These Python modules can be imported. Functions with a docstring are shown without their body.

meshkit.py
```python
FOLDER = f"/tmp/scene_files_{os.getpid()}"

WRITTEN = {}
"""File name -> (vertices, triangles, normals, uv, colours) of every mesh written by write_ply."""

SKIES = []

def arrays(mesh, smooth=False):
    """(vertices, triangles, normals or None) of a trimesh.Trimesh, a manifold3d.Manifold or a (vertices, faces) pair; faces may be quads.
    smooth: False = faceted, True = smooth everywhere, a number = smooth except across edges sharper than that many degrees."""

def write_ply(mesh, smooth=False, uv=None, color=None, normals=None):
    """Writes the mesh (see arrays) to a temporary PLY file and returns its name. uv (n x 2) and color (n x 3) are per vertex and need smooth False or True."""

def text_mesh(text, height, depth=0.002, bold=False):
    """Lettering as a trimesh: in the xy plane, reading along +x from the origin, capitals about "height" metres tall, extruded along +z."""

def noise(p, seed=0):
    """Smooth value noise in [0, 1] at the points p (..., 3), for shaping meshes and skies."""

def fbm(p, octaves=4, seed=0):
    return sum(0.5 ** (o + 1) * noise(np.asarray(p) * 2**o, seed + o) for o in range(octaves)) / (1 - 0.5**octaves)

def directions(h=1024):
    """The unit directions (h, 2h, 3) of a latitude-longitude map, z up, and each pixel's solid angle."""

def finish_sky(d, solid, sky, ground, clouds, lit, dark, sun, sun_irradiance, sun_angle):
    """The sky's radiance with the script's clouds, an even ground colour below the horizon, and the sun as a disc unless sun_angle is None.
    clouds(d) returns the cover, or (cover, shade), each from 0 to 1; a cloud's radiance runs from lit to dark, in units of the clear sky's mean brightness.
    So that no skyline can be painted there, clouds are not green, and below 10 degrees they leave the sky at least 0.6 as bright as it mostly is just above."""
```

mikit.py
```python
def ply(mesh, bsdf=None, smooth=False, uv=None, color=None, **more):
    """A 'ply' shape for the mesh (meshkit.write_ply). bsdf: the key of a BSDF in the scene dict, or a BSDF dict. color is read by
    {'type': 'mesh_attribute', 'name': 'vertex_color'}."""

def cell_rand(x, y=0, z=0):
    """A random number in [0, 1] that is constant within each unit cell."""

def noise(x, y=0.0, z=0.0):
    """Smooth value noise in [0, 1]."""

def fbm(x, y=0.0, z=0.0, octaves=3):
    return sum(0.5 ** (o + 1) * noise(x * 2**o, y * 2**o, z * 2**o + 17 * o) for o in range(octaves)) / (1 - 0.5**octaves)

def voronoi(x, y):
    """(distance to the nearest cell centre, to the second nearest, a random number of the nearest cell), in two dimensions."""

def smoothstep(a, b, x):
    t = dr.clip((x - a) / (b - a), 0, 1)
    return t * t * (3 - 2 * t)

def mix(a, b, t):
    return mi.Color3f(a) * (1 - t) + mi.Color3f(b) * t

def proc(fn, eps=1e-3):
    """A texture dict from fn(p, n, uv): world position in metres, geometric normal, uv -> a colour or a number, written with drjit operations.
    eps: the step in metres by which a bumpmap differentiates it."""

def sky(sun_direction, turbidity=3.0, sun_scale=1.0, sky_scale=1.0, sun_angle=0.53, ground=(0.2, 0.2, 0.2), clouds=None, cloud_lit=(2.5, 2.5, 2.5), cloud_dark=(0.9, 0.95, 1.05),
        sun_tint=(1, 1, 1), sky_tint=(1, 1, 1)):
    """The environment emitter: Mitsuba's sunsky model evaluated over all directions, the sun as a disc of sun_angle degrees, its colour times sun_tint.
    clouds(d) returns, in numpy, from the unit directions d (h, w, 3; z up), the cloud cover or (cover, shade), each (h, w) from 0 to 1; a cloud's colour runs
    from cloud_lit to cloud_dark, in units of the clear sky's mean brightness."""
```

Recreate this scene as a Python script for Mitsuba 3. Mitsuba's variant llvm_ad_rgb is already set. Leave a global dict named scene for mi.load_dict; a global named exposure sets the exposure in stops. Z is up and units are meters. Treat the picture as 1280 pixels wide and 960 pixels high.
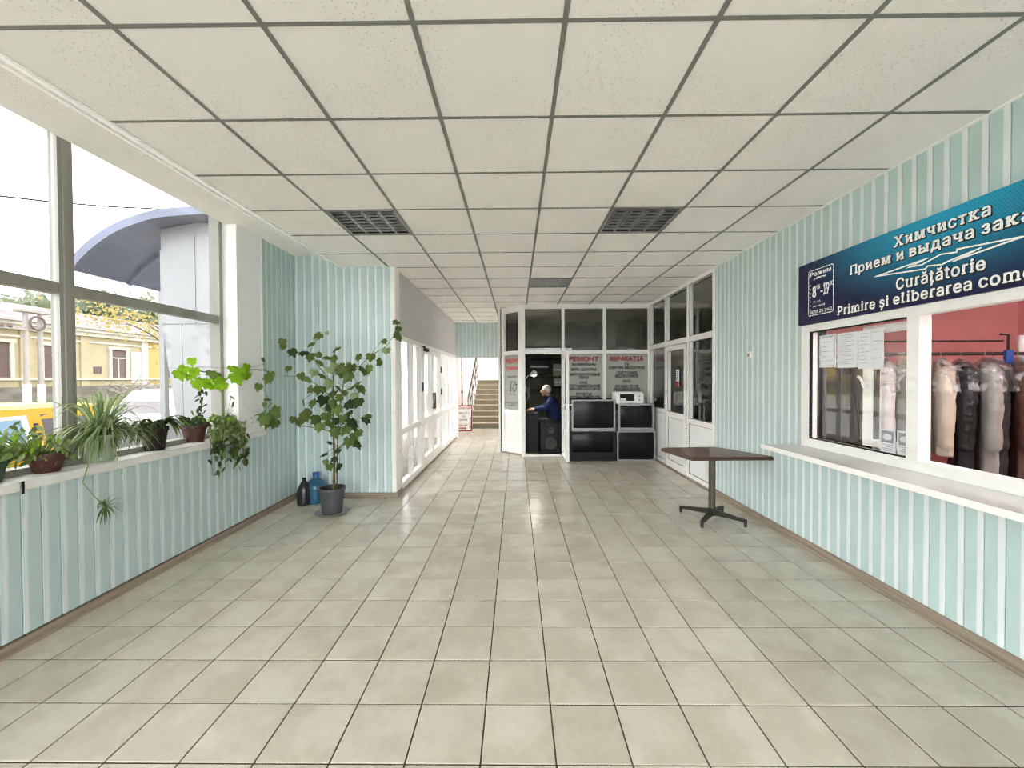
import math, random
import numpy as np, trimesh, manifold3d as m3, shapely
import shapely.geometry as sg
from shapely.ops import unary_union
import drjit as dr
import mitsuba as mi
import mikit, meshkit
from mikit import proc, noise as pn, fbm as pf, cell_rand, smoothstep, mix, voronoi

T = mi.ScalarTransform4f
rng = np.random.default_rng(7)
random.seed(7)
scene, labels, counts = {}, {}, {}

# ---------------------------------------------------------------- camera, sky, exposure
F, YAW, PITCH, ROLL, CAM = 516.25, -0.01042, -0.01464, -0.00458, np.array([0, 0, 1.509])
def cam_axes():
    cy, sy, cp, sp, cr, sr = math.cos(YAW), math.sin(YAW), math.cos(PITCH), math.sin(PITCH), math.cos(ROLL), math.sin(ROLL)
    f = np.array([sy*cp, cy*cp, sp]); r = np.array([cy, -sy, 0]); u = np.cross(r, f)
    return cr*r + sr*u, -sr*r + cr*u, f
RT, UP, FW = cam_axes()
scene['camera'] = {'type': 'perspective', 'fov': math.degrees(2*math.atan(640/F)), 'fov_axis': 'x', 'near_clip': 0.05, 'far_clip': 500.0,
                   'to_world': T().look_at(origin=CAM.tolist(), target=(CAM+FW).tolist(), up=UP.tolist())}
exposure = 5.2
def cloud(d):
    n = meshkit.fbm(d*np.array([2.0, 2.0, 5.0]), 4, 3)
    return np.ones(d.shape[:2]), np.clip((n-0.35)*0.5, 0, 1)*0.5
scene['sky'] = mikit.sky((0.3, -0.5, 0.8), turbidity=5, sun_scale=0.0, sky_scale=1.0, ground=(0.3, 0.3, 0.29), clouds=cloud,
                         cloud_lit=(1.5, 1.53, 1.56), cloud_dark=(1.15, 1.18, 1.22))

def at(x, y, axis, v):
    """the point of the plane (axis = v) that stands at pixel x, y of the photograph: used to read the place's measurements off it"""
    d = FW + (x-640)/F*RT - (y-480)/F*UP
    return CAM + d*(v-CAM[axis])/d[axis]

# ---------------------------------------------------------------- helpers
def nm(base):
    n = counts.get(base, 0); counts[base] = n+1
    return base if n == 0 else f'{base}_{n:03d}'
def mesh(*parts):
    parts = [p for p in parts if p is not None]
    return parts[0] if len(parts) == 1 else trimesh.util.concatenate(parts)
def man2tri(m):
    k = m.to_mesh(); return trimesh.Trimesh(k.vert_properties[:, :3], k.tri_verts, process=False)
BOXF = np.array([[0,2,3],[0,3,1],[4,5,7],[4,7,6],[0,1,5],[0,5,4],[2,6,7],[2,7,3],[0,4,6],[0,6,2],[1,3,7],[1,7,5]])
def box(x0, x1, y0, y1, z0, z1):
    v = np.array([[x, y, z] for x in (x0, x1) for y in (y0, y1) for z in (z0, z1)], float)
    return trimesh.Trimesh(v, BOXF[:, ::-1].copy() if (x1-x0)*(y1-y0)*(z1-z0) < 0 else BOXF, process=False)
def cbox(x0, x1, y0, y1, z0, z1, c=0.006):
    """a box with chamfered edges"""
    pts = []
    for sx, ex in ((1, x0), (-1, x1)):
        for sy, ey in ((1, y0), (-1, y1)):
            for sz, ez in ((1, z0), (-1, z1)):
                pts += [(ex, ey+sy*c, ez+sz*c), (ex+sx*c, ey, ez+sz*c), (ex+sx*c, ey+sy*c, ez)]
    return hull(pts)
def hull(pts):
    return man2tri(m3.Manifold.hull_points(np.asarray(pts, float)))
def cyl(p, q, r, r2=None, n=16):
    p, q = np.asarray(p, float), np.asarray(q, float); r2 = r if r2 is None else r2
    return tube([p, q], [r, r2], n)
def tube(pts, rad, n=8, cap=True):
    pts = np.asarray(pts, float); rad = np.broadcast_to(rad, len(pts))
    tan = np.gradient(pts, axis=0); tan /= np.linalg.norm(tan, axis=1, keepdims=True)+1e-12
    ref = np.array([0, 0, 1.0]) if abs(tan[0][2]) < 0.9 else np.array([1.0, 0, 0])
    v = []
    for t, c, r in zip(tan, pts, rad):
        a = np.cross(t, ref); a /= np.linalg.norm(a)+1e-12; b = np.cross(t, a); ref = -np.cross(t, a)*0 + ref
        for k in range(n):
            w = 2*math.pi*k/n; v.append(c+r*(math.cos(w)*a+math.sin(w)*b))
    f = []
    for i in range(len(pts)-1):
        for k in range(n):
            a, b = i*n+k, i*n+(k+1) % n
            f += [[a, b, b+n], [a, b+n, a+n]]
    if cap:
        e = (len(pts)-1)*n
        for k in range(1, n-1): f += [[0, k+1, k], [e, e+k, e+k+1]]
    return trimesh.Trimesh(v, f, process=False)
def lathe(profile, c=(0, 0, 0), n=28):
    """profile: (radius, z) from the bottom up outside; returns a surface of revolution about the vertical through c"""
    v, f = [], []; m = len(profile)
    for r, z in profile:
        for k in range(n):
            w = 2*math.pi*k/n; v.append((c[0]+r*math.cos(w), c[1]+r*math.sin(w), c[2]+z))
    for i in range(m-1):
        for k in range(n):
            a, b = i*n+k, i*n+(k+1) % n; f += [[a, b, b+n], [a, b+n, a+n]]
    return trimesh.Trimesh(v, f, process=False)
def prism(poly, h, M):
    """a shapely polygon (or several) extruded by h and mapped by the 4 x 4 matrix M"""
    out = []
    for g in getattr(poly, 'geoms', [poly]):
        if g.is_empty or g.geom_type != 'Polygon': continue
        e = trimesh.creation.extrude_polygon(g, h, engine='earcut'); e.apply_transform(M); out.append(e)
    return mesh(*out)
def frameM(o, ex, ey, ez):
    M = np.eye(4); M[:3, 0], M[:3, 1], M[:3, 2], M[:3, 3] = ex, ey, ez, o; return M
def onright(y, z, x): return frameM((x, y, z), (0, -1, 0), (0, 0, 1), (-1, 0, 0))     # reads on the right wall, faces -x
def onfront(x, z, y): return frameM((x, y, z), (1, 0, 0), (0, 0, 1), (0, -1, 0))      # reads on a wall that faces the hall's near end
def add(key, m, bsdf, smooth=False, **k):
    scene[key] = mikit.ply(m, bsdf, smooth, **k); return key
def lab(key, label=None, cat=None, group=None, kind=None):
    labels[key] = {a: b for a, b in (('label', label), ('category', cat), ('group', group), ('kind', kind)) if b}
    return key
def thing(name, label, cat, group=None):
    return lab(nm(name), label, cat, group)
def part(holder, name, m, bsdf, smooth=False, label=None, kind=None):
    key = nm(f'{holder}__{name}'); add(key, m, bsdf, smooth)
    if label or kind: lab(key, label, None, None, kind)
    return key
def struct(name, m=None, bsdf=None, label=None, smooth=False):
    if m is not None: add(name, m, bsdf, smooth)
    labels[name] = {'kind': 'structure', **({'label': label} if label else {})}
    return name
def bez(p0, p1, p2, n=8):
    t = np.linspace(0, 1, n)[:, None]; p0, p1, p2 = map(np.asarray, (p0, p1, p2))
    return (1-t)**2*p0 + 2*t*(1-t)*p1 + t*t*p2

# ---------------------------------------------------------------- materials
def mat(name, color, rough=0.5, metal=0.0, bump=None, two=True, **more):
    b = {'type': 'principled', 'base_color': color if isinstance(color, dict) else {'type': 'rgb', 'value': list(color)}, 'roughness': rough, 'metallic': metal, **more}
    if bump: b = {'type': 'bumpmap', 'arbitrary': proc(bump[0], bump[2] if len(bump) > 2 else 1e-3), 'scale': bump[1], 'bsdf': b}
    scene[name] = {'type': 'twosided', 'bsdf': b} if two else b
    return name
def srgb(r, g, b):
    c = np.array([r, g, b])/255.0
    return tuple(np.where(c <= 0.04045, c/12.92, ((c+0.055)/1.055)**2.4).tolist())

TEAL, STRIPE = (0.47, 0.595, 0.59), (0.72, 0.77, 0.76)
def stripes(off, soft, tone=1.0):
    def fn(p, n, uv):
        s = dr.select(dr.abs(n.x) > 0.5, p.y, p.x)
        w = (pn(p.z*2.1, s*9.0)-0.5)*0.012*soft + (pn(p.z*14, s*40)-0.5)*0.006*soft
        t = (s+w-off)*10; t = t-dr.floor(t)                      # 0..1 across one lamella; the white band takes the first third
        k = smoothstep(0.0, 0.05+0.12*soft, t)*(1-smoothstep(0.30-0.07*soft, 0.35+0.05*soft, t))
        g = 0.93+0.14*pf(p.x*6, p.y*6, p.z*3)
        return tone*mix(TEAL, STRIPE, k*(1-0.25*soft*pn(p.z*5, s*11)))*g
    return proc(fn)
mat('mat_stripe_right', stripes(0.07, 0.15), 0.42)
mat('mat_stripe_left_shaded', stripes(-0.015, 1.0, 0.85), 0.42)  # darker copy of the boards: the backlit wall's shade is in the colour
mat('mat_stripe_front', stripes(0.02, 0.4), 0.42)
def tilefn(p, n, uv):
    ix, iy = dr.floor((p.x-0.15038)/0.2974), dr.floor((p.y-1.88781)/0.2974)
    h = cell_rand(ix, iy, 3)
    m = pf(p.x*5, p.y*5, h*30, 4); s = pn(p.x*55, p.y*55)
    c = mix((0.455, 0.415, 0.335), (0.55, 0.52, 0.435), smoothstep(0.3, 0.7, m)*0.75+0.25*h)
    return c*(0.96+0.06*s)
def tilerough(p, n, uv):
    return 0.16+0.20*pf(p.x*4, p.y*4, 2.0, 3)
def tilebump(p, n, uv):
    return pf(p.x*9, p.y*9, 1.0, 3)*0.9+0.1*pn(p.x*90, p.y*90)
mat('mat_floor_tile', proc(tilefn), proc(tilerough), bump=(tilebump, 0.0022, 3e-3))
mat('mat_grout', (0.06, 0.048, 0.034), 0.9)
def ceilfn(p, n, uv):
    a, b, r = voronoi(p.x*42, p.y*42)
    zone = smoothstep(0.42, 0.62, pf(p.x*2.3, p.y*2.3, 4.0, 3))
    pit = (1-smoothstep(0.06, 0.20, a))*dr.select(r > 0.55, 1.0, 0.0)*zone
    a2, b2, r2 = voronoi(p.x*110, p.y*60)
    pit = dr.maximum(pit, 0.5*(1-smoothstep(0.08, 0.25, a2))*dr.select(r2 > 0.7, 1.0, 0.0)*zone)
    g = 0.96+0.06*pf(p.x*1.7, p.y*1.7, 9.0)
    return mix((0.80, 0.775, 0.725), (0.42, 0.38, 0.32), pit*0.75)*g
mat('mat_ceiling_tile', proc(ceilfn), 0.85)
mat('mat_grid_bar', (0.18, 0.185, 0.165), 0.5)
mat('mat_white', (0.85, 0.84, 0.81), 0.35)
mat('mat_white_panel', (0.80, 0.80, 0.79), 0.4)
mat('mat_plaster_grey', (0.55, 0.54, 0.535), 0.8)
mat('mat_plaster_white', (0.82, 0.80, 0.77), 0.8)
mat('mat_plaster_pinkish', (0.80, 0.70, 0.67), 0.8)
mat('mat_pink', proc(lambda p, n, uv: mi.Color3f(0.64, 0.30, 0.29)*(0.92+0.16*pf(p.x*2, p.y*2, p.z*2))), 0.8)
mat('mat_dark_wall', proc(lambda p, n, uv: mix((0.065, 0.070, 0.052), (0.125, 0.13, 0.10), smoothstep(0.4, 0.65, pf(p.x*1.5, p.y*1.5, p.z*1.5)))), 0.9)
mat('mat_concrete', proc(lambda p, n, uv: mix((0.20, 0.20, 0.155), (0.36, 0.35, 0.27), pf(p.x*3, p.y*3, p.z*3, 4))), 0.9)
mat('mat_frame_grey', proc(lambda p, n, uv: mi.Color3f(0.29, 0.285, 0.25)*(0.75+0.5*pf(p.x*12, p.y*12, p.z*1.5))), 0.45, 0.25)
mat('mat_sill', proc(lambda p, n, uv: mi.Color3f(0.70, 0.69, 0.66)*(0.85+0.2*pf(p.x*9, p.y*5, 1.0, 4))), 0.4)
mat('mat_counter', (0.40, 0.40, 0.39), 0.22)
def basefn(p, n, uv):
    g = pf(dr.select(dr.abs(n.x) > 0.5, p.y, p.x)*2.5, p.z*60, 3.0, 3)
    return mix((0.17, 0.13, 0.09), (0.37, 0.305, 0.235), g)
mat('mat_baseboard', proc(basefn), 0.5)
mat('mat_black_gap', (0.012, 0.012, 0.012), 0.6)
mat('mat_metal', (0.55, 0.55, 0.53), 0.28, 1.0)
mat('mat_louver', (0.50, 0.50, 0.48), 0.30, 0.9)
mat('mat_black_metal', (0.030, 0.026, 0.020), 0.45, 0.4)
mat('mat_column', (0.085, 0.078, 0.055), 0.4, 0.6)
scene['mat_glass'] = {'type': 'thindielectric', 'int_ior': 1.5}
scene['mat_glass_dimmed'] = {'type': 'thindielectric', 'int_ior': 1.5, 'specular_transmittance': {'type': 'rgb', 'value': [.62, .62, .61]}}  # tint added to dim the bright street seen through the left window
scene['mat_film'] = {'type': 'blendbsdf', 'weight': proc(lambda p, n, uv: 0.03+0.40*smoothstep(0.5, 0.75, pf(p.x*9, p.y*9, p.z*12, 3))),
                     'a': {'type': 'thindielectric', 'int_ior': 1.5}, 'b': {'type': 'twosided', 'bsdf': {'type': 'principled', 'base_color': {'type': 'rgb', 'value': [0.75, 0.76, 0.77]}, 'roughness': 0.22, 'specular': 0.8}}}
def woodfn(p, n, uv):
    g = pf(p.x*3, p.y*34, p.z*30, 4)
    return mix((0.040, 0.017, 0.009), (0.125, 0.055, 0.025), g)
mat('mat_wood', proc(woodfn), 0.3)
mat('mat_wood_edge', proc(lambda p, n, uv: mix((0.022, 0.009, 0.006), (0.06, 0.026, 0.013), pf(p.x*9, p.y*9, p.z*40, 3))), 0.35)
mat('mat_black', (0.010, 0.010, 0.012), 0.45, specular=0.2)
mat('mat_screen', (0.005, 0.006, 0.006), 0.15, specular=0.2)
mat('mat_silver', (0.30, 0.30, 0.295), 0.35, 0.3)
mat('mat_red', (0.26, 0.010, 0.014), 0.5)
mat('mat_ink', (0.012, 0.012, 0.014), 0.6)
mat('mat_paper', (0.72, 0.74, 0.76), 0.7)
mat('mat_greyprint', (0.30, 0.31, 0.34), 0.7)
mat('mat_film_grey', (0.34, 0.35, 0.315), 0.35)
mat('mat_signwhite', (0.86, 0.86, 0.85), 0.4)
mat('mat_soil', (0.035, 0.022, 0.014), 0.95)
mat('mat_pot_grey', (0.060, 0.064, 0.068), 0.5)
mat('mat_terracotta', proc(lambda p, n, uv: mi.Color3f(0.060, 0.018, 0.011)*(0.7+0.6*pf(p.x*14, p.y*14, p.z*14))), 0.5)
mat('mat_pot_green', (0.012, 0.045, 0.022), 0.4)
mat('mat_pot_pale', (0.30, 0.37, 0.26), 0.4)
mat('mat_pot_dark', (0.012, 0.006, 0.005), 0.5, specular=0.3)
mat('mat_stem', (0.12, 0.10, 0.045), 0.7)
mat('mat_stem_green', (0.17, 0.24, 0.07), 0.6)
def leafmat(name, col, trans):
    scene[name] = {'type': 'principledthin', 'base_color': proc(lambda p, n, uv: mi.Color3f(*col)*(0.72+0.56*pf(p.x*13, p.y*13, p.z*13))), 'roughness': 0.45, 'diff_trans': trans}
    return name
leafmat('mat_leaf', (0.115, 0.155, 0.050), 0.8)
leafmat('mat_leaf_dark', (0.045, 0.070, 0.028), 0.6)
leafmat('mat_leaf_bright', (0.26, 0.46, 0.03), 1.15)
leafmat('mat_leaf_mid', (0.19, 0.27, 0.085), 0.9)
leafmat('mat_leaf_pale', (0.33, 0.40, 0.21), 0.9)
leafmat('mat_leaf_spider', (0.27, 0.36, 0.17), 0.9)
leafmat('mat_leaf_yellow', (0.42, 0.34, 0.13), 0.8)
leafmat('mat_leaf_outside', (0.24, 0.27, 0.18), 0.7)
leafmat('mat_leaf_variegated', (0.50, 0.53, 0.33), 0.9)
# ---------------------------------------------------------------- the setting: floor and ceiling
YR = -2.4
LX, RX, CZ, YF, WX = -2.79, 2.55, 2.915, 5.2, -2.98
struct('floor', box(-3.1, 2.75, YR-.12, 12.6, -0.12, -0.004), 'mat_grout', 'floor of square beige ceramic tiles with dark joints')
TP, GX, GY = 0.2974, 0.15038, 1.88781
far = []
for j in range(-14, 37):
    for i in range(-10, 9):
        x0, x1 = max(GX+i*TP, LX+0.001), min(GX+(i+1)*TP, RX-0.001); y0, y1 = GY+j*TP, GY+(j+1)*TP
        if x1-x0 < 0.02 or y1 > 12.42: continue
        xm, ym = (x0+x1)/2, (y0+y1)/2
        if ym > YF+0.05 and xm < -1.62: continue
        if ym > 8.1 and xm > -0.15: continue
        e = 0.0034
        h = 0.0008*math.sin(i*12.9+j*78.2)
        if ym > 0.9 and ym < 7.0 or (ym > 0.9 and ym < 7.3 and xm < 1): 
            t = cbox(x0+e, x1-e, y0+e, y1-e, -0.012, h, 0.002) if ym < 3.2 else box(x0+e, x1-e, y0+e, y1-e, -0.012, h)
            if ym < 1.35 or counts.get('floor__tile', 0) >= 300: far.append(t)
            else: part('floor', 'tile', t, 'mat_floor_tile')
        else: far.append(box(x0+e, x1-e, y0+e, y1-e, -0.012, h))
part('floor', 'far_tiles', mesh(*far), 'mat_floor_tile', kind='stuff')

CX0, CY0 = 0.19868, 1.64715
struct('ceiling', box(-2.9, 2.75, YR-.1, 8.3, CZ+0.14, CZ+0.2), 'mat_ceiling_tile', 'suspended ceiling of square off-white mineral tiles in a grey grid')
LAMPS = [(-3, 3, 'left'), (1, 3, 'right'), (0, 7, 'far')]
for c in range(-4, 4):
    for k in range(-6, 15):
        x0, x1, y0, y1 = CX0+.6*c, min(CX0+.6*(c+1), RX), CY0+.6*k, min(CY0+.6*(k+1), 10.5)
        if y0 > YF and c < -3: continue
        if y0 > YF: x0 = max(x0, -1.54)
        if y0 > 7.95 and c >= 0: continue
        if y0 > 7.9 and c == -1: x1 = -0.27
        if any((c, k) == l[:2] for l in LAMPS): continue
        a, b, s, d = [0.0015*math.sin(c*5.1+k*9.7+q*2.3) for q in range(4)]
        g = 0.007; v = []
        for z in (CZ, CZ+0.014):
            v += [(x0+g, y0+g, z+a), (x1-g, y0+g, z+b), (x1-g, y1-g, z+s), (x0+g, y1-g, z+d)]
        part('ceiling', 'tile', hull(v), 'mat_ceiling_tile')
# the exposed grid, seen as dark grey lines
for c in range(-4, 4):
    y1 = YF if c < -2 else (10.5 if c < 0 else 7.95)
    if c == -4: continue
    part('ceiling', 'grid_bar', box(CX0+.6*c-.011, CX0+.6*c+.011, YR, y1, CZ-.003, CZ+.03), 'mat_grid_bar')
for k in range(-6, 16):
    y = CY0+.6*k
    if y > 10.5: continue
    x0 = -2.2 if y < YF else -1.54
    part('ceiling', 'grid_bar', box(x0, RX if y < 7.95 else -0.27, y-.010, y+.010, CZ-.002, CZ+.028), 'mat_grid_bar')
part('ceiling', 'edge_angle', box(-2.215, -2.197, YR, YF, CZ-.006, CZ+.02), 'mat_white')
part('ceiling', 'edge_angle', box(RX-.022, RX, YR, 7.9, CZ-.006, CZ+.02), 'mat_white')
struct('roof', box(-3.25, 5.7, YR-.2, 12.4, 3.30, 3.5), 'mat_plaster_grey', 'roof slab over the hall')

def louver(c, k, label):
    """a square recessed fixture: housing, rim, mirror louver blades, tubes behind"""
    t = thing('ceiling_light', label, 'ceiling light', 'unlit louvered ceiling lights')
    x0, x1, y0, y1 = CX0+.6*c+.012, CX0+.6*(c+1)-.012, CY0+.6*k+.012, CY0+.6*(k+1)-.012
    zz = CZ+0.002
    part(t, 'housing', mesh(box(x0, x1, y0, y1, zz+.088, zz+.094), box(x0, x0+.004, y0, y1, zz, zz+.09), box(x1-.004, x1, y0, y1, zz, zz+.09), box(x0, x1, y0, y0+.004, zz, zz+.09), box(x0, x1, y1-.004, y1, zz, zz+.09)), 'mat_black_metal')
    rim = mesh(box(x0, x0+.014, y0, y1, zz-.004, zz+.004), box(x1-.014, x1, y0, y1, zz-.004, zz+.004), box(x0, x1, y0, y0+.014, zz-.004, zz+.004), box(x0, x1, y1-.014, y1, zz-.004, zz+.004))
    part(t, 'rim', rim, 'mat_silver')
    for q in range(1, 4):
        x = x0+(x1-x0)*q/4
        part(t, 'long_blade', hull([(x+s*w, yy, zz+h) for yy in (y0, y1) for s in (-1, 1) for w, h in ((.012, .03), (.006, .001))]), 'mat_louver')
    for q in range(1, 8):
        y = y0+(y1-y0)*q/8
        part(t, 'cross_blade', hull([(xx, y+s*w, zz+h) for xx in (x0, x1) for s in (-1, 1) for w, h in ((.005, .020), (.004, .002))]), 'mat_louver')
    for q in range(4):
        x = x0+(x1-x0)*(q+.5)/4
        part(t, 'tube', cyl((x, y0+.01, zz+.066), (x, y1-.01, zz+.066), .009, n=10), 'mat_white')
louver(-3, 3, 'unlit square mirror-louver ceiling light nearest the tall left window')
louver(1, 3, 'unlit square mirror-louver ceiling light on the side of the blue sign')
louver(0, 7, 'unlit square ceiling light farthest back, just before the repair booth')

# ---------------------------------------------------------------- walls of lamellas
def lamella(holder, axis, a, b, face, z0, z1, sign, m):
    """one board of the lining: along y on a wall x = face (axis 0), along x on a wall y = face (axis 1)"""
    g = 0.0017
    if axis == 0: bx = cbox(face, face-sign*.014, a+g, b-g, z0, z1, .0016) if False else hull([(face-sign*.014*d0, yy, zz) for d0, e in ((0, .003), (.25, 0), (1, 0)) for yy in (a+g+e, b-g-e) for zz in (z0, z1)])
    else: bx = hull([(xx, face-sign*.014*d0, zz) for d0, e in ((0, .003), (.25, 0), (1, 0)) for xx in (a+g+e, b-g-e) for zz in (z0, z1)])
    part(holder, 'panel', bx, m)

# right wall with the counter window (y 1.30 .. 3.69, z 0.91 .. 1.97)
WY0, WY1, WZ0, WZ1 = 1.30, 3.695, 0.905, 1.972
XB0, XB1 = RX+.014, RX+.2
struct('wall_right', mesh(box(XB0, XB1, YR, WY0, 0, 3.3), box(XB0, XB1, WY1, 5.34, 0, 3.3), box(XB0, XB1, WY0, WY1, 0, WZ0), box(XB0, XB1, WY0, WY1, WZ1, 3.3), box(XB0, XB1, 5.34, 8.0, CZ, 3.3)), 'mat_black_gap', 'right wall lined with pale turquoise and white striped boards')
k = -24
while .07+.1*k < 5.30:
    a, b = .07+.1*k, min(.17+.1*k, 5.335); k += 1
    if b <= WY0 or a >= WY1: lamella('wall_right', 0, a, b, RX, .075, CZ, -1, 'mat_stripe_right')
    else:
        lamella('wall_right', 0, a, b, RX, .075, WZ0, -1, 'mat_stripe_right')
        lamella('wall_right', 0, a, b, RX, WZ1+.3, CZ, -1, 'mat_stripe_right')
        if b > WY1: lamella('wall_right', 0, WY1, b, RX, WZ0, WZ1+.3, -1, 'mat_stripe_right')
        if a < WY0: lamella('wall_right', 0, a, WY0, RX, WZ0, WZ1+.3, -1, 'mat_stripe_right')
struct('baseboard_right', mesh(box(RX-.016, RX+.014, YR, 5.34, 0, .075), box(RX-.022, RX, YR, 5.34, 0, .022)), 'mat_baseboard', 'brown wooden skirting along the right wall')

# left wall: parapet with the sill, then the white infill and the corner
XL = LX-.014
struct('wall_left', mesh(box(-3.05, XL, YR, 4.11, 0, .89), box(-3.05, XL, 4.15, 5.4, 0, 3.3), box(-3.05, XL, 4.11, 4.15, 0, .89), box(-3.06, -2.92, YR, 4.11, 3.22, 3.4)), 'mat_black_gap', 'left wall under the tall window, lined with turquoise striped boards')
k = -23
while -.015+.1*k < YF-.02:
    a, b = -.015+.1*k, min(.085+.1*k, YF); k += 1
    if b < 4.5: lamella('wall_left', 0, a, b, LX, .07, .892, 1, 'mat_stripe_left_shaded')
    elif a < 4.5:
        lamella('wall_left', 0, a, b, LX, .07, .892, 1, 'mat_stripe_left_shaded'); lamella('wall_left', 0, 4.522, b, LX, .945, 3.2, 1, 'mat_stripe_left_shaded')
    else: lamella('wall_left', 0, a, b, LX, .07, 3.2, 1, 'mat_stripe_left_shaded')
part('wall_left', 'white_infill', mesh(cbox(-3.05, LX+.004, 4.11, 4.515, .935, 3.25, .004), cbox(LX-.01, LX+.012, 4.5, 4.522, .935, 3.25, .003)), 'mat_white_panel', label='smooth white upright panel beside the window')
struct('baseboard_left', mesh(box(XL, LX+.014, YR, YF, 0, .06), box(XL, LX+.022, YR, YF, 0, .02)), 'mat_baseboard', 'brown wooden skirting along the left wall')
struct('windowsill', cbox(-3.04, LX+.03, 2.275, 4.53, .888, .945, .006), 'mat_sill', 'long white windowsill that carries the potted plants')
part('windowsill', 'board', cbox(-3.04, LX+.03, YR, 2.262, .888, .945, .006), 'mat_sill')
# sloped boards between ceiling and window head
e0, e1 = np.array([-2.205, CZ+.004]), np.array([-2.97, 3.235])
for q in range(4):
    a, b = e0+(e1-e0)*(q/4+.004), e0+(e1-e0)*((q+1)/4-.004)
    n = np.array([-(e1-e0)[1], (e1-e0)[0]])/np.linalg.norm(e1-e0)*-.02
    bd = hull([(p[0], y, p[1]) for y in (YR, YF) for p in (a, b, a+n, b+n)])
    if q == 0: struct('trim_1', bd, 'mat_white_panel', 'sloped white plastic boards between ceiling and tall window')
    else: part('trim_1', 'board', bd, 'mat_white_panel')
    if q < 3:
        c = e0+(e1-e0)*(q+1)/4
        part('trim_1', 'ridge', tube([(c[0]+.004, YR, c[1]-.006), (c[0]+.004, YF, c[1]-.006)], .009, 6), 'mat_white')

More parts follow.
